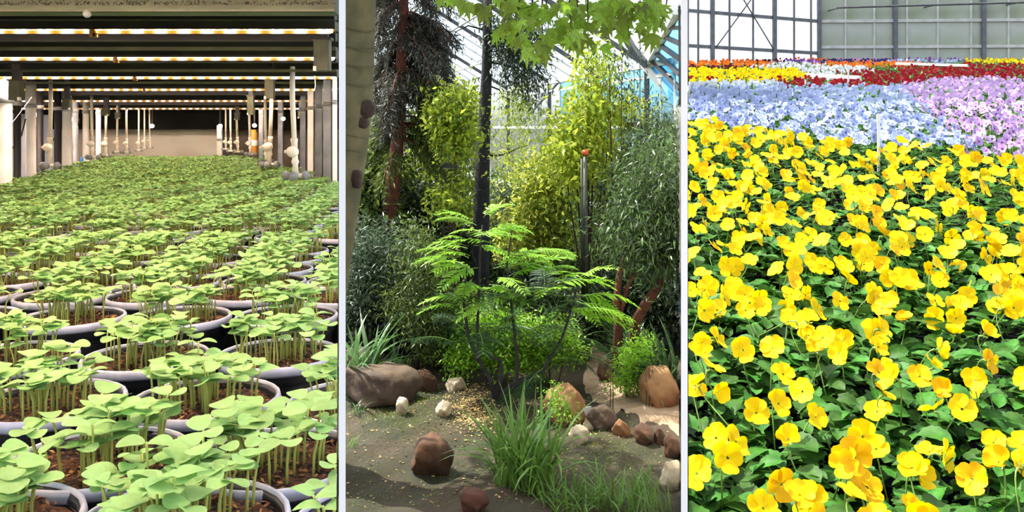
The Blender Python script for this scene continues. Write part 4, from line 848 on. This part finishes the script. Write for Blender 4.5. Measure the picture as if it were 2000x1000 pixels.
clump('fan-shaped palm-like clump left under the conifer', 720, 12.6, 60, 1.2, 0, 'leaf_strap', 44, (0, 1, 2), 'strap plant', .7, 'strap_leaf_plant', .15)
clump('dark leafy strap clump in front of the left boulders', 745, 10.9, 50, .5, 0, 'leaf_strap', 45, (1, 2, 3), 'strap plant', .5, 'strap_leaf_plant', .3)

# ---- rocks
def rock(label, px, py, w, h, m_, seed, depth=None, flat=0, blocky=.55, rot=0):
    """px, py: where its foot centre shows; w, h: size in the frame"""
    Z = F*H/(py-HY); g = W(px, Z); r = np.random.default_rng(seed)
    sx, sz = w/F*Z/2, h/F*Z; sy = (depth or .8)*sx
    bm = bmesh.new(); bmesh.ops.create_icosphere(bm, subdivisions=4, radius=1)
    pl = [(unit(r.normal(0, 1, 3)), r.uniform(blocky, .95)) for _ in range(13)]+[(np.array((0, 0, 1.)), 1-flat)]
    ph = r.uniform(0, 6, 6); c, s = math.cos(rot), math.sin(rot)
    for v in bm.verts:
        p = np.array(v.co)
        for n, d in pl:
            e = p @ n-d
            if e > 0: p = p-n*e*.9
        nz = 1+.05*math.sin(4*p[0]+ph[0])*math.sin(5*p[1]+ph[1])+.035*math.sin(9*p[2]+ph[2]+6*p[0])+.03*math.sin(15*p[0]+ph[3]+3*p[1])*math.sin(13*p[2]+ph[4])+.02*math.sin(27*p[1]+ph[5]+9*p[0])*math.sin(23*p[2]+11*p[0])
        p = p*nz; x, z = p[0]*c-p[2]*s, p[0]*s+p[2]*c
        v.co = (x*sx, p[1]*sy, (z*.62+.38)*sz)
    for f_ in bm.faces: f_.smooth = True
    me = bpy.data.meshes.new('rock'); bm.to_mesh(me); bm.free(); me.materials.append(M[m_])
    mxx = max((g[0]+v.co.x)-T2A*(g[1]+v.co.y) for v in me.vertices)
    if mxx > -.01:
        for v in me.vertices:
            lim = T2A*(g[1]+v.co.y)-.012-g[0]
            if v.co.x > lim: v.co.x = lim
    o = put('rock', me, None, tuple(g+np.array((0, 0, -.02)))); o['label'] = label; o['category'] = 'rock'; o['group'] = 'rocks on the glasshouse ground'
    return o
rock('broad flat-topped dark boulder at the left under the strap plants', 742, 782, 165, 88, 'rock_dark', 1, .9, .35)
rock('pale flat slab rock at the left edge behind the broad boulder', 690, 738, 110, 50, 'rock_dark', 2, 1, .4)
rock('small brown pyramid-shaped rock right of the broad dark boulder', 830, 760, 50, 48, 'rock_brown', 3)
rock('low tan stone beside the small brown pyramid rock', 888, 765, 48, 34, 'rock_pale', 4)
rock('small pale pointed stone lying alone on the dark soil, left one', 785, 818, 30, 36, 'rock_pale', 5, 1, 0, .6)
rock('small pale rounded stone on the soil near the wood chips', 866, 823, 32, 34, 'rock_pale', 6, 1)
rock('square rusty-brown rock standing alone on the bare soil', 842, 925, 90, 90, 'rock_brown', 31, .9, .42, .66)
rock('half-buried reddish stone at the very bottom', 925, 1012, 62, 58, 'rock_red', 8)
rock('large rounded orange-brown boulder in the middle right of the frond stems', 1100, 818, 92, 84, 'rock_orange', 9, .9, .05)
rock('dark boulder shaded behind the white plant tag', 1175, 832, 60, 55, 'rock_dark', 10)
rock('pale round stone leaning under the white plant tag', 1150, 830, 30, 36, 'rock_pale', 11)
rock('pale pinkish round stone alone on the sandy ground', 1131, 864, 42, 40, 'rock_pale', 12)
rock('round tan stone first in the row right of the plant tag', 1214, 842, 38, 38, 'rock_orange', 13)
rock('round mossy brown stone second in the row right of the plant tag', 1258, 856, 44, 42, 'rock_brown', 14)
rock('small brown stone squeezed third in the row right of the plant tag', 1290, 856, 26, 34, 'rock_brown', 15)
rock('brown stone ending the row beside the partition', 1313, 876, 42, 52, 'rock_brown', 16)
rock('large glowing orange boulder beside the partition', 1292, 792, 92, 84, 'rock_orange', 17, .9, .1)
rock('brown flat-topped boulder left of the large glowing orange boulder', 1197, 738, 62, 46, 'rock_brown', 18, 1, .25)
rock('pale slab stone lying in the corner beside the partition', 1310, 934, 50, 60, 'rock_pale', 19, 1, .2)
rock('reddish rock in the shade above the broad dark boulder', 745, 678, 42, 40, 'rock_red', 20)
rock('dark rock in the shade right of the reddish shaded rock', 800, 690, 40, 45, 'rock_dark', 21)
rock('small round rock in the shade under the fine-leaved shrub', 840, 684, 26, 34, 'rock_red', 22)
rock('tiny grey stone on the flat soil under the left shrubs', 780, 692, 14, 14, 'rock_pale', 23)

# sandy path
V = []; Fc = []; pc = [(1350, 822, 50), (1300, 803, 55), (1250, 786, 62), (1205, 765, 66), (1172, 736, 66), (1152, 706, 60), (1160, 672, 50), (1165, 645, 36), (1150, 622, 24)]
pr = np.random.default_rng(8)
for i in range(41):
    jl = pr.normal(0, .16, 7); f = i/40*(len(pc)-1); k = min(int(f), len(pc)-2); q = f-k; px, py, w_ = [pc[k][j]+(pc[k+1][j]-pc[k][j])*q for j in range(3)]
    for e in np.linspace(-1, 1, 7):
        yy = py+(e+jl[int(round((e+1)*3))])*w_*.55; Z = F*H/(yy-HY); p = W(min(px-e*w_*.25, 1330), Z); p[0] = min(p[0], T2A*Z-.02); p[2] += .024*(1-e**4)-.006*e**4+pr.normal(0, .004); V.append(p)
for i in range(40):
    for j in range(6): a = i*7+j; Fc.append((a, a+1, a+8, a+7))
solo('path', V, Fc, 'sand', True, kind='structure')
# litter on the soil
r = np.random.default_rng(77); n = 1500; px = np.r_[r.normal(925, 28, n), r.uniform(680, 1330, 700)]; py = np.r_[r.normal(800, 26, n), r.uniform(760, 1000, 700)]
ok = (py > 745) & (px < 1318) & (px > 678); px, py = px[ok], py[ok]; Z = F*H/(py-HY); X = (px-CX)/F*Z; P = np.c_[X, Z, hgt(X, Z)+.006]; n = len(P)
V, f = scatter([(-.3, 0, 0), (.3, 0, 0), (.3, 1, .1), (-.3, 1, .1)], [(0, 1, 2, 3)], P, np.c_[r.normal(0, 1, n), r.normal(0, 1, n), r.normal(0, .2, n)], np.c_[r.normal(0, .3, n), r.normal(0, .3, n), np.ones(n)], r.uniform(.01, .028, n))
o = solo('leaf_litter', V, f, 'dry_litter', kind='stuff'); o['label'] = 'dry wood chips and leaf litter scattered on the soil'; o['category'] = 'litter'
# moss film on the soil, low sprouting tufts
n = 9000; px = np.r_[r.normal(790, 60, n//2), r.uniform(676, 1000, n//4), r.normal(1190, 60, n//4)]; py = np.r_[r.normal(800, 35, n//2), r.uniform(750, 1000, n//4), r.normal(880, 30, n//4)]
ok = (py > 740) & (px < 1318) & (px > 678); px, py = px[ok], py[ok]; Z = F*H/(py-HY); X = (px-CX)/F*Z; P = np.c_[X, Z, hgt(X, Z)]; n = len(P)
V, f = scatter(NARROW_V, NARROW_F, P, np.c_[r.normal(0, .8, n), r.normal(0, .8, n), np.ones(n)*.6], r.normal(0, 1, (n, 3)), r.uniform(.015, .04, n))
o = solo('moss', V, f, 'leaf_mid', kind='stuff'); o['label'] = 'thin moss sprouting over the dark soil'; o['category'] = 'moss'
# plant tags
for px, py, w_, h_, lab, ti in ((1150, 808, 16, 30, 'white plant tag leaning on the pale round stone', .5), (775, 634, 12, 9, 'small white plant tag in the shade of the left shrubs', .2)):
    Z = 9.2 if px > 1000 else 12.6; c = at(px, py, Z); g = W(px, Z); t = thing('plant_tag', lab, 'sign', tuple(g), 'plant tags')
    a, b = w_/F*Z/2, h_/F*Z/2; mb = MB().box((0, 0, 0), (a*2, .006, b*2)); V, f = mb.data(); V = np.c_[V[:, 0]*math.cos(ti*.5)-V[:, 2]*math.sin(ti*.5), V[:, 1]-V[:, 2]*.3, V[:, 0]*math.sin(ti*.5)+V[:, 2]*math.cos(ti*.5)]+c
    part('card', V, f, 'tag_white', t); MB().tube([g-np.array((0, 0, .05)), c], .006, 6).part('stake', 'white_plastic', t)
for i, (px, py) in enumerate(((1192, 808), (1197, 780), (1262, 815), (1268, 812), (1274, 818))):
    Z = 9.6; g = W(px, Z); o = MB().tube([g-np.array((0, 0, .03)), g+np.array((.004, 0, .22)), g+np.array((.0, 0, .3+.05*i))], [.006, .005, .003], 5).solo('twig', 'bark_brown', True); o['label'] = f'thin dry twig sticking up from the sandy path, {ORD[i]} from the left'; o['category'] = 'twig'; o['group'] = 'dry twigs by the path'

# ================================================================== FLOWER BAY
def petal_mesh(w, l, m_, seed, cup=.25, n=5, name='petal'):
    r = np.random.default_rng(seed); a, b = r.uniform(0, 6, 2)
    V, f = disc_grid(n, w, l, .002, lambda x, t: l*(cup*(t-.2)**2*.9+.1*x*x-.07*math.sin(3*x+a)*t+.05*math.sin(5*t+b)), .5)
    V[:, 1] -= (np.abs(V[:, 0]) < w*.12)*(V[:, 1] > l*.9)*l*.05
    return mesh(name, V, f, m_, True)
# petals: angle about the face, half width, length, tilt
PET = [(.5, .0172, .0275, -.12), (-.5, .0172, .0275, -.1), (1.7, .0155, .0235, .05), (-1.7, .0155, .0235, .05), (math.pi, .0195, .0265, .12)]
pm = {k: [[petal_mesh(w_, l_, 'petal_yellow' if k else 'petal_gold', 10*i+s) for s in range(3)] for i, (a, w_, l_, t_) in enumerate(PET)] for k in (0, 1)}
def stalk_mesh(L_, seed):
    """flower stalk with the hooked neck and green calyx; the face of the flower is at the origin, looking along +z"""
    pts = [(0, -.004, -.004), (0, .001, -.012), (0, -.004, -.02), (0, -.014, -.026), (0, -.03, -.032), (0, -.03-L_, -.05)]
    mb = MB().tube(pts, [.0022, .0025, .0016, .0014, .0014, .0016], 5)
    for k in range(5):
        a = k*1.2566; d = np.array((math.cos(a), math.sin(a), 0)); mb.add([d*.002+(0, 0, -.006), d*.006+np.array((-d[1], d[0], 0))*.0025+(0, 0, -.003), d*.013+(0, 0, -.002), d*.006-np.array((-d[1], d[0], 0))*.0025+(0, 0, -.003)], [(0, 1, 2, 3)])
    return mb.mesh('flower', 'viola_stem', True)
me_stalk = [stalk_mesh(.05, 0), stalk_mesh(.08, 1)]
def flower_one(m_, eye, seed, n=4, s=1.0, name='flower'):
    """whole flower in one mesh for the farther plants"""
    V, f, mi = [], [], []; k = 0; r = np.random.default_rng(seed)
    for i, (a, w_, l_, t_) in enumerate(PET):
        v, q = disc_grid(n, w_, l_, .002, lambda x, t: l_*(.2*(t-.2)**2+.08*x*x), .5); a += r.normal(0, .08); t_ += r.normal(0, .12)
        v = np.c_[v[:, 0], v[:, 1]*math.cos(t_)-v[:, 2]*math.sin(t_), v[:, 1]*math.sin(t_)+v[:, 2]*math.cos(t_)]
        v = np.c_[v[:, 0]*math.cos(a)-v[:, 1]*math.sin(a), v[:, 0]*math.sin(a)+v[:, 1]*math.cos(a), v[:, 2]+.0006*i]*s
        V.append(v); f += [tuple(j+k for j in p) for p in q]; mi += [0]*len(q); k += len(v)
    if eye:
        e = [(.0085*s*math.cos(2*math.pi*j/8), -.004*s+.0085*s*math.sin(2*math.pi*j/8), .0045*s) for j in range(8)]; V.append(np.array(e)); f.append(tuple(range(k, k+8))); mi.append(1); k += 8
    mb = MB().tube([(0, -.004, -.004), (0, .0, -.014), (0, -.02, -.03), (0, -.09, -.05)], .0015, 4); v, q = mb.data(); V.append(v); f += [tuple(j+k for j in p) for p in q]; mi += [2]*len(q)
    return mesh(name, np.concatenate(V), f, [m_, eye or m_, 'viola_stem'], True, mi)
def vleaf(seed):
    r = np.random.default_rng(seed); n = 11; L_ = r.uniform(.048, .062); W_ = L_*r.uniform(.25, .34); V = []
    for i in range(n):
        f = i/(n-1); y = L_*(.0+f); g_ = max(f-.14, 0)/.86; hw = W_*(.1 if f < .14 else .1+.9*math.sqrt(max(1-(2*g_**.85-1)**2, 0)))*(1+.06*(-1)**i)*(.35 if f == 1 else 1)+.0006; z = .3*L_*f*(1-f)-.12*L_*f*f
        V += [(-hw, y, z+hw*.35), (-hw*.5, y, z+hw*.12), (0, y, z), (hw*.5, y, z+hw*.12), (hw, y, z+hw*.35)]
    return np.array(V), [(i*5+a, i*5+a+1, i*5+a+6, i*5+a+5) for i in range(n-1) for a in range(4)]
LV = [vleaf(i) for i in range(6)]; ml = [mesh('leaf', v, f, 'viola_leaf', True) for v, f in LV]
me_pot = MB().lathe([(.001, -.1), (.036, -.1), (.047, -.008), (.05, -.006), (.05, 0), (.046, 0), (.044, -.012), (.001, -.012)], n=14).mesh('pot', 'black_plastic')
def leaf_spec(r, n, rad=.058):
    out = []
    for i in range(n):
        a = r.uniform(0, 6.28); lv = r.uniform(0, 1); q = r.uniform(.004, rad*.75)
        out.append(((q*math.cos(a), q*math.sin(a), .012+.085*lv*(1.05-q/rad*.4)), (r.uniform(-.15, .75)*(.4+.6*lv)-.1, r.normal(0, .25), a-math.pi/2+r.normal(0, .5)), r.uniform(.75, 1.2)))
    return out
def bushy(seed, n, small=False):
    r = np.random.default_rng(seed); V, f, k = [], [], 0
    tv = np.array([(0, 0, 0), (-.011, .018, .003), (.011, .018, .003), (-.011, .038, .004), (.011, .038, .004), (0, .052, -.002)]); tf = [(0, 2, 1), (1, 2, 4, 3), (3, 4, 5)]
    for p, e, s in leaf_spec(r, n):
        from mathutils import Euler
        R_ = np.array(Euler(e).to_matrix()); v, q = (tv, tf) if small else LV[r.integers(6)]
        V.append((v*s) @ R_.T+np.array(p)); f += [tuple(j+k for j in w_) for w_ in q]; k += len(v)
    return mesh('foliage', np.concatenate(V), f, 'viola_leaf', True)
me_bush = [bushy(i, 34) for i in range(5)]; me_bush_s = [bushy(20+i, 22, True) for i in range(4)]

def face(r, spread=1.0):
    """a flower looks out towards the open front of the bed and up, turned this way and that"""
    yaw = r.normal(.12, .75*spread); el = r.normal(.55, .38*spread)
    n = Vector((math.sin(yaw)*math.cos(el), -math.cos(yaw)*math.cos(el), math.sin(el))); up = Vector((r.normal(0, .25), r.normal(0, .2), 1)); x = up.cross(n).normalized(); y = n.cross(x)
    return Matrix((x, y, n)).transposed().to_euler()
def in_purple(px, py): return px > 1700 and py > 138 and py < 330 and px > np.interp(py, [138, 150, 175, 215, 250, 262], [1850, 1800, 1760, 1820, 1860, 1900])
def is_yellow(px, py): return py > np.interp(px, [1343, 1420, 1520, 1640, 1760, 1840, 1900, 2000], [215, 225, 240, 256, 264, 262, 275, 295])
me_blue = [flower_one('petal_blue', 'eye_blue', i, 4, .82) for i in range(3)]+[flower_one('petal_paleblue', None, 7, 4, .82)]
me_purp = [flower_one('petal_purple', 'eye_purple', 10+i, 4, .82) for i in range(3)]+[flower_one('petal_white', 'eye_purple', 17, 4, .82)]
me_yel = [flower_one('petal_yellow', None, 20+i, 5) for i in range(4)]+[flower_one('petal_gold', None, 30, 5)]
r = np.random.default_rng(123)
rowsF = []; z = 1.1
while z < 6.6: rowsF.append(z); z += .112+.004*z
counts = dict(yellow=0, blue=0, purple=0); far = []
for ri, Z in enumerate(rowsF):
    sp = .118; x = T2B*Z+.03+(sp/2 if ri % 2 else 0); ki = 0; kb = dict(blue=0, purple=0)
    while x < .62*Z+.02:
        px = CX+F*x/Z; py = bank_row(Z); jx, jy = r.normal(0, .012), r.normal(0, .012)
        kind = 'yellow' if is_yellow(px, py-8) else ('purple' if in_purple(px, py) else 'blue')
        P = np.array((max(x+jx, T2B*Z+.022), Z+jy, bank(Z)-SOIL+.0))
        lim = dict(yellow=300, blue=170, purple=110)[kind]; x += sp
        if counts[kind] >= lim or px > 2060: 
            if px <= 2060: far.append((P, kind))
            continue
        counts[kind] += 1; near = kind == 'yellow' and Z < 2.15
        vis = px < 2010
        if kind == 'yellow':
            if ri < 9: lab = f'yellow viola plant {ORD[ki] if ki < 16 else "last"} from the partition in {ORD[ri]} row from the front'
            else: lab = 'yellow viola plant in the crowded rear half of the yellow bed'
            ki += 1; g = 'yellow violas in the front rows' if ri < 9 else 'yellow violas in the rear rows'
        else: lab, g = ('pale blue viola plant in the band behind the yellow bed', 'pale blue violas') if kind == 'blue' else ('pale purple viola plant with dark-eyed flowers beside the blue band', 'purple-eyed violas')
        t = thing(kind+'_viola', lab, 'flower plant', tuple(P), g)
        put('pot', me_pot, t)
        edge = P[0]-T2B*P[1] < .12
        if near:
            for p, e, s in leaf_spec(r, 30):
                put('leaf', ml[r.integers(6)], t, p, e, s)
            nf = r.choice([1, 2, 2, 2, 3])
            for k in range(nf):
                a, q = r.uniform(0, 6.28), .05*math.sqrt(r.uniform()); fp = (q*math.cos(a), q*math.sin(a)-.01, .125+r.uniform(-.02, .04)); gold = r.uniform() < .22
                fl = put('flower', me_stalk[r.integers(2)], t, fp, face(r), r.uniform(.82, 1.08), label='yellow viola flower' if not gold else 'golden yellow viola flower')
                fold = r.uniform(0, 1)
                for i, (an, w_, l_, ti) in enumerate(PET):
                    mt = Matrix.Rotation(an+r.normal(0, .1), 3, 'Z') @ Matrix.Rotation(ti+r.normal(0, .14)+(.55 if fold > .85 else .12), 3, 'X')
                    put('petal', pm[0 if gold else 1][i][r.integers(3)], fl, (0, 0, .0006*i), mt.to_euler())
        else:
            put('foliage', (me_bush if Z < 3 else me_bush_s)[r.integers(4)], t, rot=(0, 0, r.uniform(0, 6.28)), kind='stuff')
            nf = r.choice([1, 2, 2, 3, 3]) if kind == 'yellow' else r.choice([4, 5, 6] if kind == 'blue' else [3, 4, 5])
            for k in range(nf):
                a, q = r.uniform(0, 6.28), .058*math.sqrt(r.uniform()); fp = (q*math.cos(a), q*math.sin(a)-.005, .12+r.uniform(-.02, .035))
                ms = me_yel if kind == 'yellow' else (me_blue if kind == 'blue' else me_purp); w8 = r.integers(len(ms))
                if kind != 'yellow' and r.uniform() < .6: w8 = r.integers(3)
                put('flower', ms[w8], t, fp, face(r, .9), r.uniform(.85, 1.1))
        if edge: CLIPS.append((t, T2B, 1))

# the beds beyond, too far and too many to tell single plants apart: one object for each colour
def zone(px, py):
    if py > 152 and in_purple(px, py): return 'purple'
    if py > 164 and px < 1900: return 'blue'
    if py > 152 and px < 1530: return 'paleblue' if (px > 1380 and py > 156) else 'yellow'
    if py > 150: return 'red' if px < 1800 else 'purple'
    if py > 136: return 'yellow' if px < 1575 else ('red' if 1640 < px else ('white' if px < 1700 else 'red'))
    if py > 126: return 'yellow' if (px < 1560 and py > 131) else ('maroon' if px < 1470 else ('white' if px < 1700 else ('green' if px < 1765 else 'red')))
    if py > 119: return 'orange' if px < 1500 else ('white' if px < 1600 else ('orange' if px < 1790 else 'red' if py > 123 else 'green'))
    if py > 114.5: return 'orange' if px < 1480 else ('maroon' if px < 1530 else 'violet' if px < 1600 else 'navy' if px < 1740 else 'blue' if px < 1880 else 'yellow')
    return 'red' if px < 1560 else 'orange' if px < 1640 else 'pink' if px < 1730 else 'violet' if px < 1890 else 'yellow'
beds = {}; leavesP = []; z = rowsF[-1]+.14
FZ = [(p, k) for p, k in far]
while z < 17.2:
    x = T2B*z+.05; st = .11+.006*z
    while x < .6*z+.1:
        FZ.append((np.array((x+r.normal(0, .02), z+r.normal(0, .02), bank(z)-SOIL)), None)); x += st
    z += st
for P, k in FZ:
    px, py = CX+F*P[0]/P[1], bank_row(P[1])+r.normal(0, .8); k = k or zone(px+r.normal(0, 4), py)
    beds.setdefault(k, []).append(P)
sv, sf = [], []
tfv = np.array([(0, 0, .2), (.0, 1, 0), (.87, .75, .05), (1, -.1, 0), (.6, -.9, .05), (-.6, -.9, .05), (-1, -.1, 0), (-.87, .75, .05)]); tff = [(0, i, i+1) for i in range(1, 7)]+[(0, 7, 1)]
tlv = np.array([(0, 0, 0), (-.2, .5, .05), (.2, .5, .05), (0, 1, 0)]); tlf = [(0, 2, 1), (1, 2, 3)]
wordy = dict(yellow='distant patch of small yellow violas before the milky side wall', blue='distant pale blue violas behind the near blue band', purple='distant pale purple violas along the far right', white='distant patch of white violas in the middle of the far beds', red='distant dark red violas in the far beds', orange='distant thin band of orange violas', maroon='distant dark maroon violas behind the yellow patch', violet='far violet flowers along the foot of the back wall', navy='far dark blue flowers near the back wall', pink='far pink flowers along the foot of the back wall', paleblue='pale whitish blue violas between blue band and yellow patch', green='distant green plants without open blossoms')
for k, Ps in beds.items():
    Ps = np.array(Ps); n = len(Ps); per = dict(green=0, red=3, orange=4, maroon=3, yellow=4, white=3, blue=4, purple=4).get(k, 5); c = Ps.mean(0); c[2] = Ps[:, 2].min()
    LP = np.repeat(Ps, 16, 0)+np.c_[r.normal(0, .045, (n*16, 2)), r.uniform(.0, .11, n*16)]
    V1, f1 = scatter(tlv, tlf, LP, np.c_[r.normal(0, 1, (n*16, 2)), r.uniform(-.1, .8, n*16)], np.c_[r.normal(0, .4, (n*16, 2)), np.ones(n*16)], r.uniform(.05, .085, n*16))
    V1, f1 = trim_right(V1, f1, 4, T2B, -1); fs = [tuple(q) for q in f1.tolist()]; mi = [0]*len(fs); V = V1
    if per:
        FP = np.repeat(Ps, per, 0)+np.c_[r.normal(0, .045, (n*per, 2)), r.uniform(.1, .16, n*per)]; N_ = np.c_[r.normal(0, .45, n*per), -.8+r.normal(0, .35, n*per), r.uniform(.2, .9, n*per)]
        V2, f2 = scatter(tfv, tff, FP, np.c_[r.normal(0, .2, (n*per, 2)), np.ones(n*per)], N_, r.uniform(.017, .024, n*per)); V2, f2 = trim_right(V2, f2, 8, T2B, -1)
        fs += [tuple(q) for q in (f2+len(V1)).tolist()]; mi += [1]*len(f2); V = np.concatenate([V1, V2])
    o = put('viola_bed', mesh('viola_bed', V-c, fs, ['viola_leaf', 'petal_'+k if per else 'viola_leaf'], False, mi), None, tuple(c)); o['kind'] = 'stuff'; o['label'] = wordy[k]; o['category'] = 'flowers'; o['group'] = 'distant viola beds'

# bench edges and plant stakes
for pts, lab in ((((1575, 148.5), (1680, 153.5)), 'white bench edge showing between white and red violas'), (((1750, 125.5), (1890, 129.5)), 'white bench edge before the far dark red violas'), (((1346, 166), (1400, 166)), 'pale bench edge beside the partition behind the blue band')):
    q = []
    for px, py in pts:
        Zs = np.linspace(3, 17, 600); Z = Zs[np.argmin(abs(bank_row(Zs)-py))]; q.append(np.array(((px-CX)/F*Z, Z, bank(Z)+.012)))
    o = MB().bar(q[0], q[1], .05, .04).bar(q[0]-np.array((0, 0, .02)), q[0]-np.array((0, 0, .3)), .03, .03).bar(q[1]-np.array((0, 0, .02)), q[1]-np.array((0, 0, .3)), .03, .03).solo('bench_edge', 'white_plastic'); o['label'] = lab; o['category'] = 'bench edge'; o['group'] = 'bench edges'
for px, py0, py1, Z, lab in ((1716, 222, 250, 4.1, 'white plant stake standing between blue and yellow violas'), (1657, 131, 147, 9.5, 'small white plant stake among the far red violas')):
    a, b = at(px, py0, Z), at(px, py1, Z); w_ = .013 if Z < 5 else .02
    t = thing('plant_stake', lab, 'sign', (b[0], b[1], bank(Z)-SOIL), 'plant stakes')
    MB().box((a[0], a[1], (a[2]+bank(Z)-SOIL)/2), (w_, .003, a[2]-bank(Z)+SOIL)).part('stake', 'tag_white', t); MB().box((a[0], a[1]-.001, a[2]-.02), (w_*1.5, .003, .04)).part('head', 'tag_white', t)

# ---- milky side wall and grey back wall
CR = at(1598, 110, 17.5); z0 = 2.5; LFT = at(1343, 118, 15.9); LFT[0] += .02
def bayw(name, A_, B_, pxs, rails_, pane_m, thick, m_thin, m_thick, rm):
    root = put(name, None, None, ((A_[0]+B_[0])/2, (A_[1]+B_[1])/2, z0), kind='structure')
    def P(px, z):
        k = (px-CX)/F; d = B_-A_; t = (k*A_[1]-A_[0])/(d[0]-k*d[1]); return np.array((A_[0]+d[0]*t, A_[1]+d[1]*t, z))
    zs = [z0]+rails_+[H+3.2]
    for i, px in enumerate(pxs):
        a = P(px, z0); b_ = P(px, H+3.2); w_ = .075 if px in thick else .035
        if px in thick: MB().bar(a-np.array((0, .06, 0)), b_-np.array((0, .06, 0)), w_, w_).part('post', m_thick, root)
        else: MB().bar(a-np.array((0, .02, 0)), b_-np.array((0, .02, 0)), w_, .04).part('mullion', m_thin, root)
    for z in rails_: MB().bar(P(pxs[0], z)-np.array((0, .03, 0)), P(pxs[-1], z)-np.array((0, .03, 0)), .05, .06).part('rail', rm, root)
    n = unit(np.cross(B_-A_, (0, 0, 1.)))*.012
    for i in range(len(pxs)-1):
        for j in range(len(zs)-1):
            a, b_, c, d = P(pxs[i], zs[j]), P(pxs[i+1], zs[j]), P(pxs[i+1], zs[j+1]), P(pxs[i], zs[j+1])
            part('pane', [a, b_, c, d, a+n, b_+n, c+n, d+n], [(0, 1, 2, 3), (7, 6, 5, 4), (0, 4, 5, 1), (1, 5, 6, 2), (2, 6, 7, 3), (3, 7, 4, 0)], pane_m, root)
    return root, P
sw, SP = bayw('wall_milky', LFT, CR, [1343, 1363, 1390, 1424, 1470, 1511, 1550, 1583, 1598], [H+1.5, H+2.14], 'pane_milk', (1390, 1511, 1598), 'frame_bay', 'frame_bay', 'frame_bay')
a, b_, c, d = SP(1397, H+1.5), SP(1500, H+2.95), SP(1510, H+1.5), SP(1415, H+2.95)
MB().tube([a-np.array((0, .08, 0)), b_-np.array((0, .08, 0))], .012, 6).part('brace', 'frame_grey', sw); MB().tube([c-np.array((0, .08, 0)), d-np.array((0, .08, 0))], .012, 6).part('brace', 'frame_grey', sw)
RGT = at(2100, 118, 17.2)
bw, BP = bayw('wall_grey', CR, RGT, [1598, 1650, 1706, 1746, 1770, 1830, 1895, 1918, 1968, 2030, 2090], [H+1.62, H+2.14], 'pane_grey', (1746, 1918), 'frame_light', 'frame_bay', 'frame_light')
MB().tube([at(1634, 15, 16.9), at(2060, 3, 16.6)], .02, 8).part('pipe', 'frame_grey', bw)
for px, py in ((1640, 15), (1830, 9), (1990, 5)): MB().tube([at(px, py, 16.85), at(px, py, 16.85)+np.array((0, .6, .02))], .014, 6).part('bracket', 'frame_grey', bw)

# plants that meet a partition are cut flush with it
bpy.context.view_layer.update()
for o_, t_, s_ in CLIPS: clip(o_, t_, s_)
